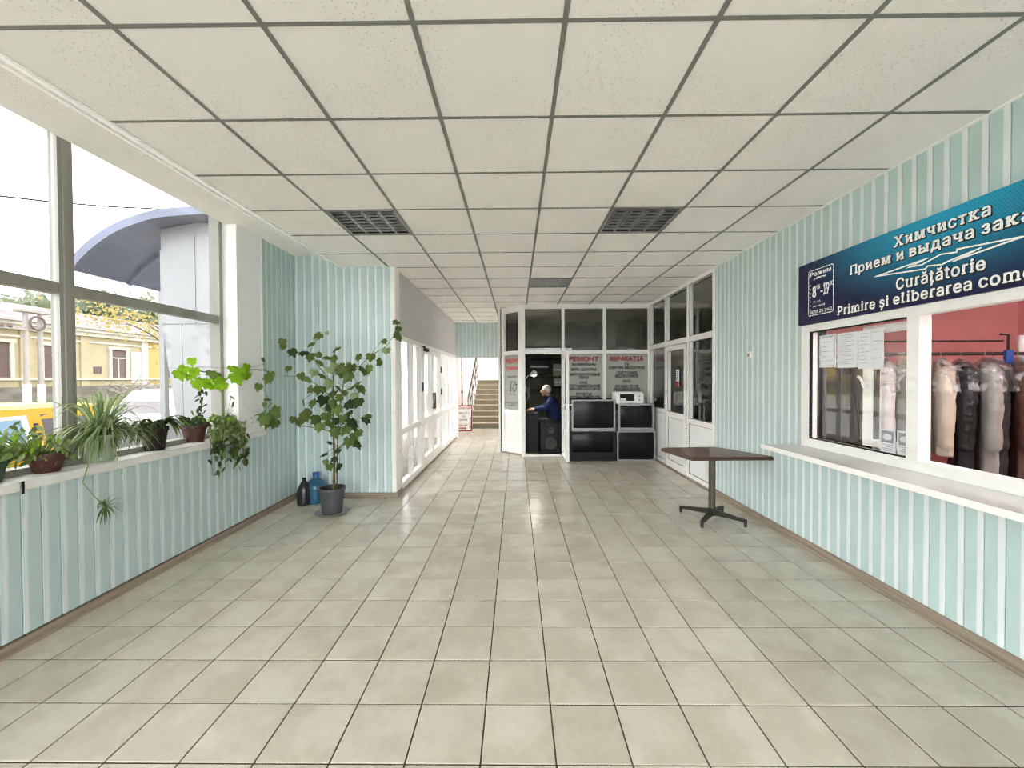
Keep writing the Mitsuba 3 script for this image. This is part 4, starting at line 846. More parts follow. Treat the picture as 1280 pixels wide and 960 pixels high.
ft = thing('glass_reflection', 'slim pale bar standing in for a tube reflection on the glazed partition', 'painted reflection'); part(ft, 'tube', cyl((3.0, 5.45, 1.685), (3.0, 6.0, 1.69), .014, n=10), 'mat_white'); part(ft, 'hanger', mesh(cyl((3.0, 5.5, 1.69), (3.0, 5.5, 2.95), .004, n=6), cyl((3.0, 5.95, 1.69), (3.0, 5.95, 2.95), .004, n=6)), 'mat_black_metal')  # reflection on the glass modelled as a pale tube; no fitting hangs there
# ---------------------------------------------------------------- plants
def outline(kind):
    if kind == 'lobed':      # five pointed lobes, like vine or maple
        ang = np.radians([-90, -62, -40, -8, 12, 38, 60, 75, 90]); rad = [.22, .52, .56, .68, .54, .78, .60, .74, 1.0]
        pts = [(r*math.cos(a)*.95, r*math.sin(a)) for a, r in zip(ang, rad)]
        return np.array(pts+[(-x, y) for x, y in pts[-2:0:-1]])
    if kind == 'heart':
        ang = np.radians([-90, -70, -35, 0, 30, 55, 75, 90]); rad = [.12, .42, .52, .52, .56, .62, .78, 1.0]
        pts = [(r*math.cos(a)*.95, r*math.sin(a)) for a, r in zip(ang, rad)]
        return np.array(pts+[(-x, y) for x, y in pts[-2:0:-1]])
    ang = np.radians([-90, -55, -20, 10, 40, 65, 90]); rad = [.5, .42, .36, .34, .42, .58, 1.0]
    pts = [(r*math.cos(a)*.9, r*math.sin(a)-.1) for a, r in zip(ang, rad)]
    return np.array(pts+[(-x, y) for x, y in pts[-2:0:-1]])
OUT = {k: outline(k) for k in ('lobed', 'heart', 'oval')}
def leaf(c, size, kind, rnd, normal=(0.2, -.8, .5), tip=(0, -.2, -1), attach=None, pr=.0022):
    """a single curved leaf blade around c with its stalk"""
    o = OUT[kind]; n = np.array(normal, float)+rnd.normal(0, .42, 3); n /= np.linalg.norm(n)
    t = np.array(tip, float)+rnd.normal(0, .38, 3); t -= n*np.dot(t, n); t /= np.linalg.norm(t); s = np.cross(t, n)
    R_ = size*.70; fold, droop = rnd.uniform(.15, .5), rnd.uniform(.1, .45)
    ring = [c+R_*(s*x+t*y+n*(-fold*abs(x)*.6-droop*max(0, y)**2*.5)) for x, y in o]
    mid = [c+R_*(s*x*.5+t*y*.5+n*(-fold*abs(x)*.25-droop*max(0, y*.5)**2*.5+.03)) for x, y in o]
    v = [np.array(c)+n*R_*.06]+mid+ring; k = len(o); f = []
    for i in range(k):
        j = (i+1) % k; f += [[0, 1+i, 1+j], [1+i, 1+k+i, 1+k+j], [1+i, 1+k+j, 1+j]]
    m = trimesh.Trimesh(v, f, process=False)
    if attach is not None:
        b = np.array(c)-t*R_*.2; m = mesh(m, tube(bez(b, (b+attach)/2+[0, 0, size*.3], attach, 5), pr, 4))
    return m
def strap(p0, p1, p2, w, n=9, up=(0, 0, 1), fold=.25):
    """a long narrow arching leaf"""
    P = bez(p0, p1, p2, n); t = np.gradient(P, axis=0); t /= np.linalg.norm(t, axis=1, keepdims=True)+1e-9
    v, f = [], []
    for i in range(n):
        s = np.cross(t[i], up); s /= np.linalg.norm(s)+1e-9; u = np.cross(s, t[i]); q = i/(n-1); ww = w*(.55+.75*q*(1-q)*2)*(1-q**3*.96)
        v += [P[i]-s*ww+u*ww*fold, P[i], P[i]+s*ww+u*ww*fold]
    for i in range(n-1):
        a = i*3; f += [[a, a+1, a+4], [a, a+4, a+3], [a+1, a+2, a+5], [a+1, a+5, a+4]]
    return trimesh.Trimesh(v, f, process=False)
def pot(t, c, r0, r1, h, m, wall=.008, rim=.0, soil=True, n=28):
    prof = [(0, 0), (r0, 0), (r0+(r1-r0)*.5, h*.5), (r1-rim*.1, h-.03*(rim > 0))]
    if rim: prof += [(r1+rim, h-.03), (r1+rim, h)]
    else: prof += [(r1, h)]
    prof += [(r1-wall, h), (r1-wall, h*.86)]
    part(t, 'pot', lathe(prof, c, n), m, 35)
    if soil: part(t, 'soil', lathe([(r1-wall, h*.86), (r1*.5, h*.88), (0.0, h*.885)], c, n), 'mat_soil', True)

# the tall plant in the grey pot
bp = thing('potted_plant', 'tall leafy plant in a dark grey pot on a saucer, standing on the floor', 'plant')
pc = np.array([-2.075, 4.60, 0])
part(bp, 'saucer', lathe([(0, 0), (.155, 0), (.185, .022), (.178, .024), (.150, .008), (0, .008)], pc, 32), 'mat_silver', 40, label='pale round saucer')
pot(bp, pc+[0, 0, .008], .105, .138, .285, 'mat_pot_grey', rim=.006)
r_ = np.random.default_rng(3)
def P_(x, y, Y=4.6): return at(x, y, 1, Y)
tr1 = np.array([P_(417, 612), P_(418, 575), P_(416.5, 530), P_(416, 490), P_(417, 455), P_(419, 436, 4.55)])
tr2 = np.array([P_(421, 612, 4.64), P_(422, 560, 4.66), P_(423, 520, 4.65), P_(429, 480, 4.62), P_(434, 452, 4.6)])
part(bp, 'trunk', tube(tr1, [.016, .012, .010, .009, .007, .004], 8), 'mat_stem', True); part(bp, 'trunk', tube(tr2, [.009, .008, .007, .006, .004], 8), 'mat_stem', True)
brs = [[(417, 500), (395, 480, 4.5), (372, 470, 4.45), (352, 470, 4.4)], [(417, 480), (396, 455, 4.6), (388, 438, 4.6), (400, 418, 4.55)], [(418, 470), (390, 445, 4.5), (372, 440, 4.45), (352, 430, 4.4)], [(430, 480), (445, 462, 4.55), (462, 446, 4.6), (484, 432, 4.8), (497, 412, 5.05)], [(417, 540), (395, 535, 4.45), (375, 532, 4.4), (362, 528, 4.35)],
       [(424, 530), (440, 530, 4.5), (450, 520, 4.5), (458, 520, 4.5)], [(423, 560), (436, 552, 4.5), (444, 550, 4.45)], [(417, 520), (405, 512, 4.4), (395, 505, 4.35)], [(428, 490), (440, 485, 4.45), (450, 478, 4.4)]]
pts_all = list(tr1[2:])+list(tr2[2:])
for b in brs:
    P = np.array([P_(*q) for q in b]); part(bp, 'branch', tube(P, np.linspace(.006, .0025, len(P)), 6), 'mat_stem_green', True)
    for i in range(len(P)-1): pts_all += [P[i]+(P[i+1]-P[i])*q for q in (0, .33, .66)]
    pts_all.append(P[-1])
pts_all = np.array(pts_all)
LV = [(55,150,40),(55,175,35),(105,205,45),(165,210,48),(200,228,45),(205,165,40),(245,118,45),(285,107,22),(335,192,48),(450,230,40),(515,228,48),(480,300,62),(505,290,45),(565,258,42),(583,150,32),(597,195,45),(85,290,35),(285,235,40),(250,260,45),(220,310,45),(265,330,45),(330,280,45),(370,290,55),(415,285,50),(400,330,55),(360,310,50),(440,375,70),(465,395,50),(350,395,40),(300,370,50),(270,455,60),(300,490,55),(340,500,55),(400,475,65),(450,462,55),(320,470,45),(210,470,45),(170,545,55),(215,540,60),(190,520,45),(250,592,55),(300,580,60),(330,620,55),(420,570,70),(390,605,60),(370,550,45),(490,560,50),(500,540,35),(450,625,45),(400,670,55),(440,680,60),(430,650,50),(345,720,30),(300,680,26),(275,740,40),(280,780,30),(330,765,34),(350,803,45),(300,803,40),(140,572,40),(232,560,55),(320,240,40),(240,220,35),(300,300,45),(185,345,40),(150,330,40),(240,400,45),(205,400,40),(310,430,50),(355,445,40),(285,540,55),(340,560,50),(110,555,35),(160,470,40),(430,430,45),(380,420,35),(270,400,40),(400,525,45),(350,600,45)]
for x, y, s in LV:
    Y = 4.5+r_.uniform(-.18, .14); c = at(340+x/4.176, 390+y/4.176, 1, Y)
    a = pts_all[np.argmin(np.linalg.norm((pts_all-c)*[1, 1.2, 1], axis=1))]; rr = r_.random()
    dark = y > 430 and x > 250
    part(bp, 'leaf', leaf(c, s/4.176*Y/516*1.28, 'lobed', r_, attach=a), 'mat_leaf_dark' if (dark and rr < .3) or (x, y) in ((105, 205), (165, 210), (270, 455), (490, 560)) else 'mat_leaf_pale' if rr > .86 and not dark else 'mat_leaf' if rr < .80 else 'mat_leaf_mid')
for x, y, Y in ((496, 402, 5.08), (498, 410, 5.1), (495.5, 417, 5.1), (498, 421, 5.1)): part(bp, 'leaf', leaf(at(x, y, 1, Y), .11, 'lobed', r_, attach=at(497, 410, 1, 5.05)), 'mat_leaf')

# bottles on the floor in the corner
mat('mat_bottle_blue', (.02, .10, .19), .15); mat('mat_bottle_dark', (.02, .016, .02), .15)
bb = thing('water_bottle', 'big blue plastic bottle on the floor in the corner behind the plant', 'bottle'); c = (-2.46, 5.02, .002)
part(bb, 'body', lathe([(0, 0), (.105, 0), (.115, .02), (.112, .08), (.116, .10), (.112, .16), (.115, .2), (.095, .25), (.035, .295), (.032, .325), (0, .325)], c, 24), 'mat_bottle_blue', 35); part(bb, 'cap', cyl((c[0], c[1], .325), (c[0], c[1], .365), .036, n=16), 'mat_blue')
bd = thing('bottle', 'dark pointed bottle on the floor beside the blue one in the corner', 'bottle'); c = (-2.56, 4.93, .002)
part(bd, 'body', lathe([(0, 0), (.075, 0), (.082, .02), (.08, .17), (.05, .24), (.022, .28), (0, .285)], c, 20), 'mat_bottle_dark', 35); part(bd, 'cap', cyl((c[0], c[1], .283), (c[0], c[1], .318), .022, n=14), 'mat_black')
hb = thing('toolbox', 'low dark box on the floor behind the bottles', 'box'); part(hb, 'body', cbox(-2.70, -2.40, 5.08, 5.17, 0.002, .15, .008), 'mat_black'); part(hb, 'lid', cbox(-2.705, -2.395, 5.075, 5.175, .15, .165, .004), 'mat_black')

# the row of pots on the windowsill
SZ = .946
def leafy(t, c, n, spread, kind, size, mats, rnd, up=.5, hang=0.0, stem='mat_stem_green', name='leaf', bias=(0, 0, 0)):
    for q in range(n):
        a, r = rnd.uniform(0, 2*math.pi), math.sqrt(rnd.random())*spread
        z = up*rnd.uniform(.15, 1)*(1-.5*(r/spread)**2) - hang*rnd.random()*(r/spread)
        p = np.array(c)+[r*math.cos(a)+bias[0]*z, r*math.sin(a)+bias[1]*z, z]+np.array(bias)*[0, 0, 1]
        part(t, name, leaf(p, size*rnd.uniform(.7, 1.25), kind, rnd, normal=(.5, -.5, .6), attach=np.array(c)+[r*.15*math.cos(a), r*.15*math.sin(a), -.01], pr=.0016), mats[int(rnd.random()*len(mats))])
g1 = thing('potted_plant', 'pale green leaved plant in a dark green pot at the near end of the windowsill', 'plant', None); c = np.array([-2.895, 2.215, SZ])
pot(g1, c, .058, .082, .135, 'mat_pot_green', rim=.004); leafy(g1, c+[0, 0, .12], 40, .11, 'oval', .075, ['mat_leaf_mid', 'mat_leaf_pale', 'mat_leaf'], np.random.default_rng(11), .10)
g2 = thing('potted_plant', 'bushy light green plant leaning from a brown clay pot by the spider plant', 'plant'); c = np.array([-2.885, 2.50, SZ])
pot(g2, c, .055, .098, .118, 'mat_terracotta', rim=.003)
r2 = np.random.default_rng(12)
leafy(g2, c+[.0, -.05, .10], 150, .16, 'oval', .046, ['mat_leaf_mid', 'mat_leaf_bright', 'mat_leaf_mid', 'mat_leaf_pale', 'mat_leaf'], r2, .24, .10, bias=(-.1, -.4, 0))
g3 = thing('spider_plant', 'large spider plant with long arching striped leaves in a pale green pot on the windowsill', 'plant'); c = np.array([-2.905, 2.83, SZ])
pot(g3, c, .082, .108, .185, 'mat_pot_pale', rim=.005)
r3 = np.random.default_rng(13); o = c+[0, 0, .17]
for q in range(210):
    a = r3.uniform(0, 2*math.pi) if q % 3 else r3.uniform(-1.3, 1.3); L_ = r3.uniform(.22, .50); k = r3.random()
    dx, dy = math.cos(a), math.sin(a)
    if dx < -.3: L_ *= .42                              # the window pane stops them on that side
    h = r3.uniform(.10, .25) if k < .75 else r3.uniform(.26, .42); dr_ = r3.uniform(-.30, .10) if k < .8 else r3.uniform(.12, .32)
    if dx < .1: dr_ = max(dr_, -.06)
    b0 = o+[dx*.03, dy*.03, 0]
    e_ = o+[dx*L_*(.42 if dx > 0 else 1), dy*L_, dr_]
    if e_[0] > -2.70 and e_[2] < .96: e_[0] = max(e_[0], -2.725)
    elif e_[2] < .97: e_[2] = .975
    part(g3, 'leaf', strap(b0, o+[dx*L_*.38, dy*L_*.45, h], e_, .0098), 'mat_leaf_spider' if r3.random() < .6 else ('mat_leaf_variegated' if r3.random() < .6 else 'mat_leaf'))
for (x, y), (mx, my), w in (((182, 463), (150, 500), .0085), ((141, 472), (128, 505), .009), ((121, 478), (122, 510), .006), ((170, 487), (150, 512), .006), ((112, 480), (118, 515), .005)):
    part(g3, 'leaf', strap(o, at(mx, my, 0, -2.89), at(x, y, 0, -2.88), w, 12), 'mat_leaf_spider')
for q in range(46):                                 # leaves that fall over the front of the pot
    dy = r3.uniform(-.26, .28); z_ = r3.uniform(.80, 1.04) if q % 4 == 0 else r3.uniform(.965, 1.06); x_ = -2.775+r3.uniform(0, .012) if z_ > .96 else -2.735
    part(g3, 'leaf', strap(o+[.02, dy*.15, 0], o+[.105 if z_ > .96 else .15, dy*.75, r3.uniform(.05, .13)], (x_, o[1]+dy, z_), .0095, 9), 'mat_leaf_spider' if q % 3 else 'mat_leaf_variegated')
# runner with a plantlet hanging before the parapet
run = np.array([o+[.04, -.06, .02], o+[.13, -.14, .0], [-2.745, 2.575, .86], [-2.735, 2.63, .76], [-2.73, 2.69, .68]])
part(g3, 'runner', tube(run, .0028, 5), 'mat_stem_green')
r4 = np.random.default_rng(14)
for q in range(26):
    d = r4.normal(0, 1, 3); d[0] = abs(d[0])*.5; d /= np.linalg.norm(d); b0 = np.array([-2.728, 2.70, .665]); part(g3, 'plantlet_leaf', strap(b0, b0+d*.07+[0, 0, .03], b0+d*r4.uniform(.07, .13)*[.6, 1, .8]+[.01, 0, -.03], .0055, 6), 'mat_leaf')
g4 = thing('potted_plant', 'broad dark drooping leaves in a nearly black pot just past the spider plant', 'plant'); c = np.array([-2.90, 3.27, SZ])
pot(g4, c, .066, .088, .185, 'mat_pot_dark', rim=.005)
r5 = np.random.default_rng(15); o4 = c+[0, 0, .17]
for q in range(38):
    a = r5.uniform(-1.9, 1.9)+(.5 if q % 2 else -.2); L_ = r5.uniform(.20, .42); dx, dy = math.cos(a), math.sin(a); kk = .5 if dx > 0 else .25
    e_ = o4+[dx*L_*kk, dy*L_, r5.uniform(-.16, .02)]; e_[0] = max(e_[0], -2.95)
    if e_[0] < -2.75 and e_[2] < .965: e_[2] = .97
    part(g4, 'leaf', strap(o4+[dx*.02, dy*.02, 0], o4+[dx*L_*kk*.6, dy*L_*.6, r5.uniform(.10, .22)], e_, r5.uniform(.012, .020), 9, fold=.1), 'mat_leaf_dark' if q % 3 else 'mat_leaf')
for q in range(4): part(g4, 'leaf', strap(o4, o4+[.05, .16+.03*q, .16], o4+[.04, .34+.05*q, -.02-.03*q], .016, 10, fold=.1), 'mat_leaf_dark')
g5 = thing('potted_plant', 'small dark leaved plant in the brown clay pot next to the white pot', 'plant'); c = np.array([-2.915, 3.70, SZ])
pot(g5, c, .070, .096, .155, 'mat_terracotta', rim=.004)
leafy(g5, c+[0, 0, .14], 26, .12, 'oval', .075, ['mat_leaf', 'mat_leaf_dark', 'mat_leaf_mid'], np.random.default_rng(16), .13, .06)
spk = np.array([c+[.0, .05, .14], c+[.0, .08, .25], c+[0, .09, .36]]); part(g5, 'stem', tube(spk, .004, 6), 'mat_stem')
r6 = np.random.default_rng(17)
for q in range(16):
    h = .18+.018*q; p = c+[0, .08, h]+r6.normal(0, .035, 3)*[.7, 1, .3]; part(g5, 'leaf', leaf(p, .058, 'oval', r6, attach=c+[0, .085, h]), 'mat_leaf_dark')
g6 = thing('trailing_plant', 'trailing plant with a curtain of small dark leaves hanging from the white pot', 'plant'); c = np.array([-2.895, 4.0, SZ])
pot(g6, c, .085, .108, .16, 'mat_white', rim=.004)
r7 = np.random.default_rng(18); o6 = c+[0, 0, .15]
for q in range(30):
    ex, ey = r7.uniform(-2.755, -2.70), r7.uniform(3.62, 4.12); ez = r7.uniform(.60, .88)
    P = np.vstack([bez(o6, o6+[.10, (ey-4.0)*.6, .05], (ex, ey, .97), 5), [(ex+.01, ey, ez+.03)]]); part(g6, 'stem', tube(P, .002, 4), 'mat_stem')
    for i in range(15):
        t_ = (i+1)/15*(len(P)-1); k = min(int(t_), len(P)-2); p = P[k]+(P[k+1]-P[k])*(t_-k)
        pp = p+r7.normal(0, .022, 3)*[.6, 1.4, .8]; pp[0] = max(pp[0], -2.755 if pp[2] < .95 else -2.93)
        part(g6, 'leaf', leaf(pp, r7.uniform(.046, .080), 'oval', r7, normal=(.5, -.6, .5), attach=p, pr=.0012), ['mat_leaf_dark', 'mat_leaf_dark', 'mat_leaf', 'mat_leaf_mid'][int(r7.random()*4)] if pp[2] < .96 else ['mat_leaf', 'mat_leaf_mid', 'mat_leaf_pale'][int(r7.random()*3)])
leafy(g6, o6, 60, .15, 'oval', .060, ['mat_leaf_mid', 'mat_leaf_pale', 'mat_leaf', 'mat_leaf_bright'], r7, .08, .08)
for (x, y) in ((308, 515), (318, 502), (302, 507), (312, 520), (300, 498), (314, 528), (291, 505), (322, 528), (290, 497), (313, 533)):
    p = at(x, y, 0, -2.80); part(g6, 'leaf', leaf(p, .07, 'oval', r7, attach=o6+[.03, .05, .05]), 'mat_leaf' if x % 2 else 'mat_leaf_mid')
g7 = thing('vine', 'climbing vine with large bright green lobed leaves trained along a string across the window', 'plant')
r8 = np.random.default_rng(19)
ST = np.array([at(278, 531, 0, -2.83), at(278, 505, 0, -2.85), at(277, 480, 0, -2.86), at(262, 466, 0, -2.86), at(240, 462, 0, -2.87), at(222, 466, 0, -2.88)])
S2 = np.array([at(277, 480, 0, -2.86), at(292, 466, 0, -2.80), at(312, 462, 0, -2.75), at(330, 462, 0, -2.72), at(345, 470, 0, -2.68)])
S3 = np.array([at(318, 520, 0, -2.74), at(330, 515, 0, -2.72), at(338, 505, 0, -2.70), at(335, 496, 0, -2.7)])
for S in (ST, S2, S3): part(g7, 'stem', tube(S, .005, 6), 'mat_stem_green', True)
part(g7, 'string', tube([at(246, 458, 0, -2.90), at(300, 461, 0, -2.76), at(334, 464, 0, -2.74)], .0012, 4), 'mat_stem'); part(g7, 'string', tube([at(300, 461, 0, -2.76), at(340, 453, 0, -2.74)], .0012, 4), 'mat_stem')
allp = np.vstack([ST, S2, S3])
for x, y, s in ((290, 195, 100), (320, 160, 80), (375, 110, 70), (382, 180, 90), (400, 262, 95), (470, 265, 85), (505, 190, 85), (530, 210, 80), (490, 250, 90), (570, 262, 110), (560, 230, 80), (650, 160, 90), (665, 215, 110), (690, 180, 90), (745, 205, 85), (740, 150, 70), (850, 100, 38), (820, 280, 66), (885, 225, 80), (900, 200, 60), (872, 365, 55), (860, 400, 45), (860, 490, 100), (920, 470, 100), (895, 520, 90), (940, 430, 70), (930, 520, 80), (350, 215, 70), (430, 240, 70)):
    pxx = 170+x/5.333; c = at(pxx, 430+y/5.333, 0, -2.84 if pxx < 275 else -2.74 if pxx < 325 else -2.66)
    a = allp[np.argmin(np.linalg.norm(allp-c, axis=1))]; dep = c[1]
    bright = pxx < 318
    part(g7, 'leaf', leaf(c, s/5.333*dep/516*1.0, 'lobed', r8, normal=(.65, -.6, .25), attach=a), 'mat_leaf_bright' if bright and r8.random() < .85 else 'mat_leaf_mid' if r8.random() < .6 else 'mat_leaf')
tg = thing('seam_shade', 'black strip standing for the shaded gap in the windowsill near the dark green pot', 'clip'); part(tg, 'clip', cbox(LX+.031, LX+.036, 2.262, 2.275, .875, .945, .001), 'mat_black')  # black strip stands in for the shaded gap between the sill boards

# ---------------------------------------------------------------- outside
GZ = -.35
mat('mat_paving', proc(lambda p, n, uv: mi.Color3f(.42, .41, .39)*(.85+.3*pf(p.x*.8, p.y*.8, 0, 4))), .9)
mat('mat_street', proc(lambda p, n, uv: mi.Color3f(.20, .195, .185)*(.8+.4*pf(p.x*.8, p.y*.8, 0, 4))), .9)
mat('mat_verge', proc(lambda p, n, uv: mix((.16, .17, .09), (.26, .25, .17), pf(p.x*2, p.y*2, 0, 4))), .95)
mat('mat_ochre', proc(lambda p, n, uv: mi.Color3f(.42, .355, .225)*(.88+.24*pf(p.x, p.y*.7, p.z*.9, 4))), .85)
mat('mat_ochre_deep', (.45, .33, .12), .85)
mat('mat_cream', (.52, .49, .43), .8); mat('mat_shutter', (.13, .085, .08), .7); mat('mat_darkglass', (.15, .13, .14), .2)
mat('mat_plinth', proc(lambda p, n, uv: mix((.14, .122, .10), (.22, .20, .17), smoothstep(.3, .7, pf(p.y*1.6, p.z*2.4, p.x, 4)))), .95)
mat('mat_roof', proc(lambda p, n, uv: mi.Color3f(.19, .165, .16)*(.75+.5*pf(p.x*1.5, p.y*1.5, 2, 4))), .9)
mat('mat_marble', proc(lambda p, n, uv: mix((.36, .365, .38), (.26, .265, .28), smoothstep(.0, .05, .05-dr.abs(pf(p.x*1.1+p.z*1.3, p.z*.8-p.x*.5, p.y, 4)-.5)))), .25)
mat('mat_cladding', (.33, .335, .35), .4)
mat('mat_canopy', proc(lambda p, n, uv: mi.Color3f(.15, .17, .25)*(.7+.6*pf(p.x*2, p.y*2, p.z*2, 3))), .4)
struct('street', box(-20, -3.05, -8, 70, GZ-.2, GZ), 'mat_street', 'grey street outside')
struct('ground', mesh(box(-3.3, 12, -30, YR-.15, GZ-.2, GZ), box(-60, -3.0, -30, -8, GZ-.2, GZ)), 'mat_paving', 'paved ground outside')
struct('verge', hull([(-20, y, GZ) for y in (-8, 70)]+[(-24, y, -.08) for y in (-8, 70)]+[(-34, y, z) for y in (-8, 70) for z in (-.08, -.6)]+[(-20, y, -.6) for y in (-8, 70)]), 'mat_verge', 'grassy bank before the yellow building')
struct('porch_floor', box(-6, PX-.05, YF+.2, 12, GZ-.2, -.03), 'mat_paving', 'paved porch outside the glazed entrance')
# porch side wall: smooth white above, marble slabs below
arcpx = [(90, 334.5), (100, 322), (112, 310), (126, 299), (140, 289.5), (155, 282), (169, 277), (186, 271.5), (202, 268), (228, 265.5), (253, 264)]
arc = np.array([at(x, y, 1, 5.12)[[0, 2]] for x, y in arcpx]); arc = np.vstack([arc, [(-3.1, 3.60), (-2.2, 3.56), (-1.2, 3.50)]])
W_ = [(-3.0, GZ), (-4.42, GZ), (-4.47, 1.0), (-4.66, 2.30), (-4.66, float(np.interp(-4.66, arc[:, 0], arc[:, 1]))-.02), (-4.2, float(np.interp(-4.2, arc[:, 0], arc[:, 1]))-.02), (-3.8, 3.57), (-3.0, 3.57)]
wp = struct('wall_outside', prism(sg.Polygon(W_), .20, onfront(0, 0, YF+.40)), 'mat_cladding', 'white side wall of the porch under the curved canopy')
xs, zs = [-4.7, -4.38, -3.86, -3.34, -3.06], [GZ, .25, .95, 1.66, 2.23]
for a in range(4):
    for b in range(4):
        s = sg.box(xs[a]+.003, zs[b]+.003, xs[a+1]-.003, zs[b+1]-.003).intersection(sg.Polygon(W_).buffer(-.001))
        if s.area > .003: part(wp, 'slab', prism(s, .02, onfront(0, 0, YF+.20)), 'mat_marble')
part(wp, 'upper_sheet', prism(sg.Polygon([(-4.665, 2.24), (-4.2, 2.24), (-4.2, 3.4), (-4.665, 3.2)]).intersection(sg.Polygon(W_)), .016, onfront(0, 0, YF+.20)), 'mat_cladding')
part(wp, 'upper_sheet', prism(sg.Polygon([(-4.192, 2.24), (-3.06, 2.24), (-3.06, 3.5), (-4.192, 3.4)]).intersection(sg.Polygon(W_)), .016, onfront(0, 0, YF+.20)), 'mat_cladding')
cn = thing('canopy', 'dark blue curved canopy over the entrance outside the window', 'canopy')
ap = sg.LineString(arc).buffer(.02, cap_style=2)
part(cn, 'shell', prism(ap, 1.5, onfront(0, 0, 6.6)), 'mat_canopy')
part(cn, 'rim', prism(sg.LineString(arc).buffer(.05, cap_style=2), .06, onfront(0, 0, 5.14)), 'mat_canopy')
for y in (5.9, 6.55): part(cn, 'rib', prism(shapely.affinity.translate(sg.LineString(arc), 0, -.045).buffer(.025, cap_style=2), .05, onfront(0, 0, y)), 'mat_canopy')
part(cn, 'eave_bar', tube([(arc[0][0], 5.1, arc[0][1]), (arc[0][0], 6.6, arc[0][1])], .035, 8), 'mat_canopy')
pp = thing('porch_post', 'slim white post carrying the outer edge of the canopy', 'post'); part(pp, 'shaft', box(-5.62, -5.54, 6.45, 6.53, GZ, 2.9), 'mat_cladding'); part(pp, 'base', box(-5.66, -5.5, 6.41, 6.57, GZ, GZ+.05), 'mat_cladding')
wf = thing('street_wall', 'low white wall beyond the porch seen through the glazed entrance', 'wall'); part(wf, 'wall', box(-6.3, -6.1, 5.6, 12, GZ, .75), 'mat_cladding'); part(wf, 'coping', box(-6.35, -6.05, 5.6, 12, .75, .80), 'mat_marble')
wire = np.array([at(x, y, 0, -9.0) for x, y in ((0, 245), (70, 253), (140, 258.5), (205, 261.5), (262, 262))]); d_ = wire[0]-wire[1]
wr_ = thing('overhead_cable', 'thin overhead cable crossing the sky outside', 'cable'); part(wr_, 'cable', tube(np.vstack([wire[0]+d_*1.0, wire]), .013, 5), 'mat_black')

# the yellow building across the street
BX = -33.0
bd_ = thing('building', 'long single-storey yellow building with a dull roof across the street', 'building')
part(bd_, 'wall', box(BX-8, BX, 10, 36.6, -.2, 5.2), 'mat_ochre'); part(bd_, 'wall', box(BX-8, BX+.02, 36.6, 62, -.2, 5.2), 'mat_ochre_deep', label='deeper yellow stretch of wall')
part(bd_, 'plinth', box(BX, BX+.18, 10, 62, -.2, 1.05), 'mat_plinth'); part(bd_, 'sill_band', box(BX, BX+.22, 10, 62, 1.50, 1.66), 'mat_cream')
part(bd_, 'cornice', mesh(box(BX-.1, BX+.35, 10, 62, 4.85, 5.15), box(BX-.1, BX+.55, 10, 62, 5.15, 5.38)), 'mat_cream'); part(bd_, 'frieze', box(BX, BX+.10, 10, 62, 4.35, 4.5), 'mat_cream')
part(bd_, 'roof', hull([(BX+.7, y, 5.38) for y in (9.5, 62.5)]+[(BX-4.5, y, 7.25) for y in (12, 60)]+[(BX-9, y, 5.38) for y in (9.5, 62.5)]), 'mat_roof')
for y in (12, 16.5, 21, 25.9, 29.05, 33.9, 39, 43.5, 48, 53):
    w = .62; wn = part(bd_, 'window', mesh(box(BX-.02, BX+.16, y-w-.22, y-w, 1.68, 4.0), box(BX-.02, BX+.16, y+w, y+w+.22, 1.68, 4.0), box(BX-.02, BX+.2, y-w-.3, y+w+.3, 3.95, 4.18)), 'mat_cream')
    part(wn, 'pane', box(BX-.04, BX+.05, y-w, y+w, 1.7, 3.95), 'mat_shutter'); part(wn, 'sash_bar', mesh(box(BX+.04, BX+.08, y-.04, y+.04, 1.7, 3.3), box(BX+.04, BX+.08, y-w, y+w, 3.25, 3.35)), 'mat_cream' if int(y) == 33 else 'mat_shutter')
for y in (23.4, 27.4, 31.2, 36.3, 41.2): part(bd_, 'pilaster', box(BX, BX+.12, y-.3, y+.3, 1.05, 4.85), 'mat_cream' if y > 35 else 'mat_ochre')
part(bd_, 'vent', box(BX, BX+.06, 31.9, 32.5, 2.0, 2.55), 'mat_shutter'); part(bd_, 'door', mesh(box(BX, BX+.08, 35.0, 36.0, 1.2, 3.9)), 'mat_cream')
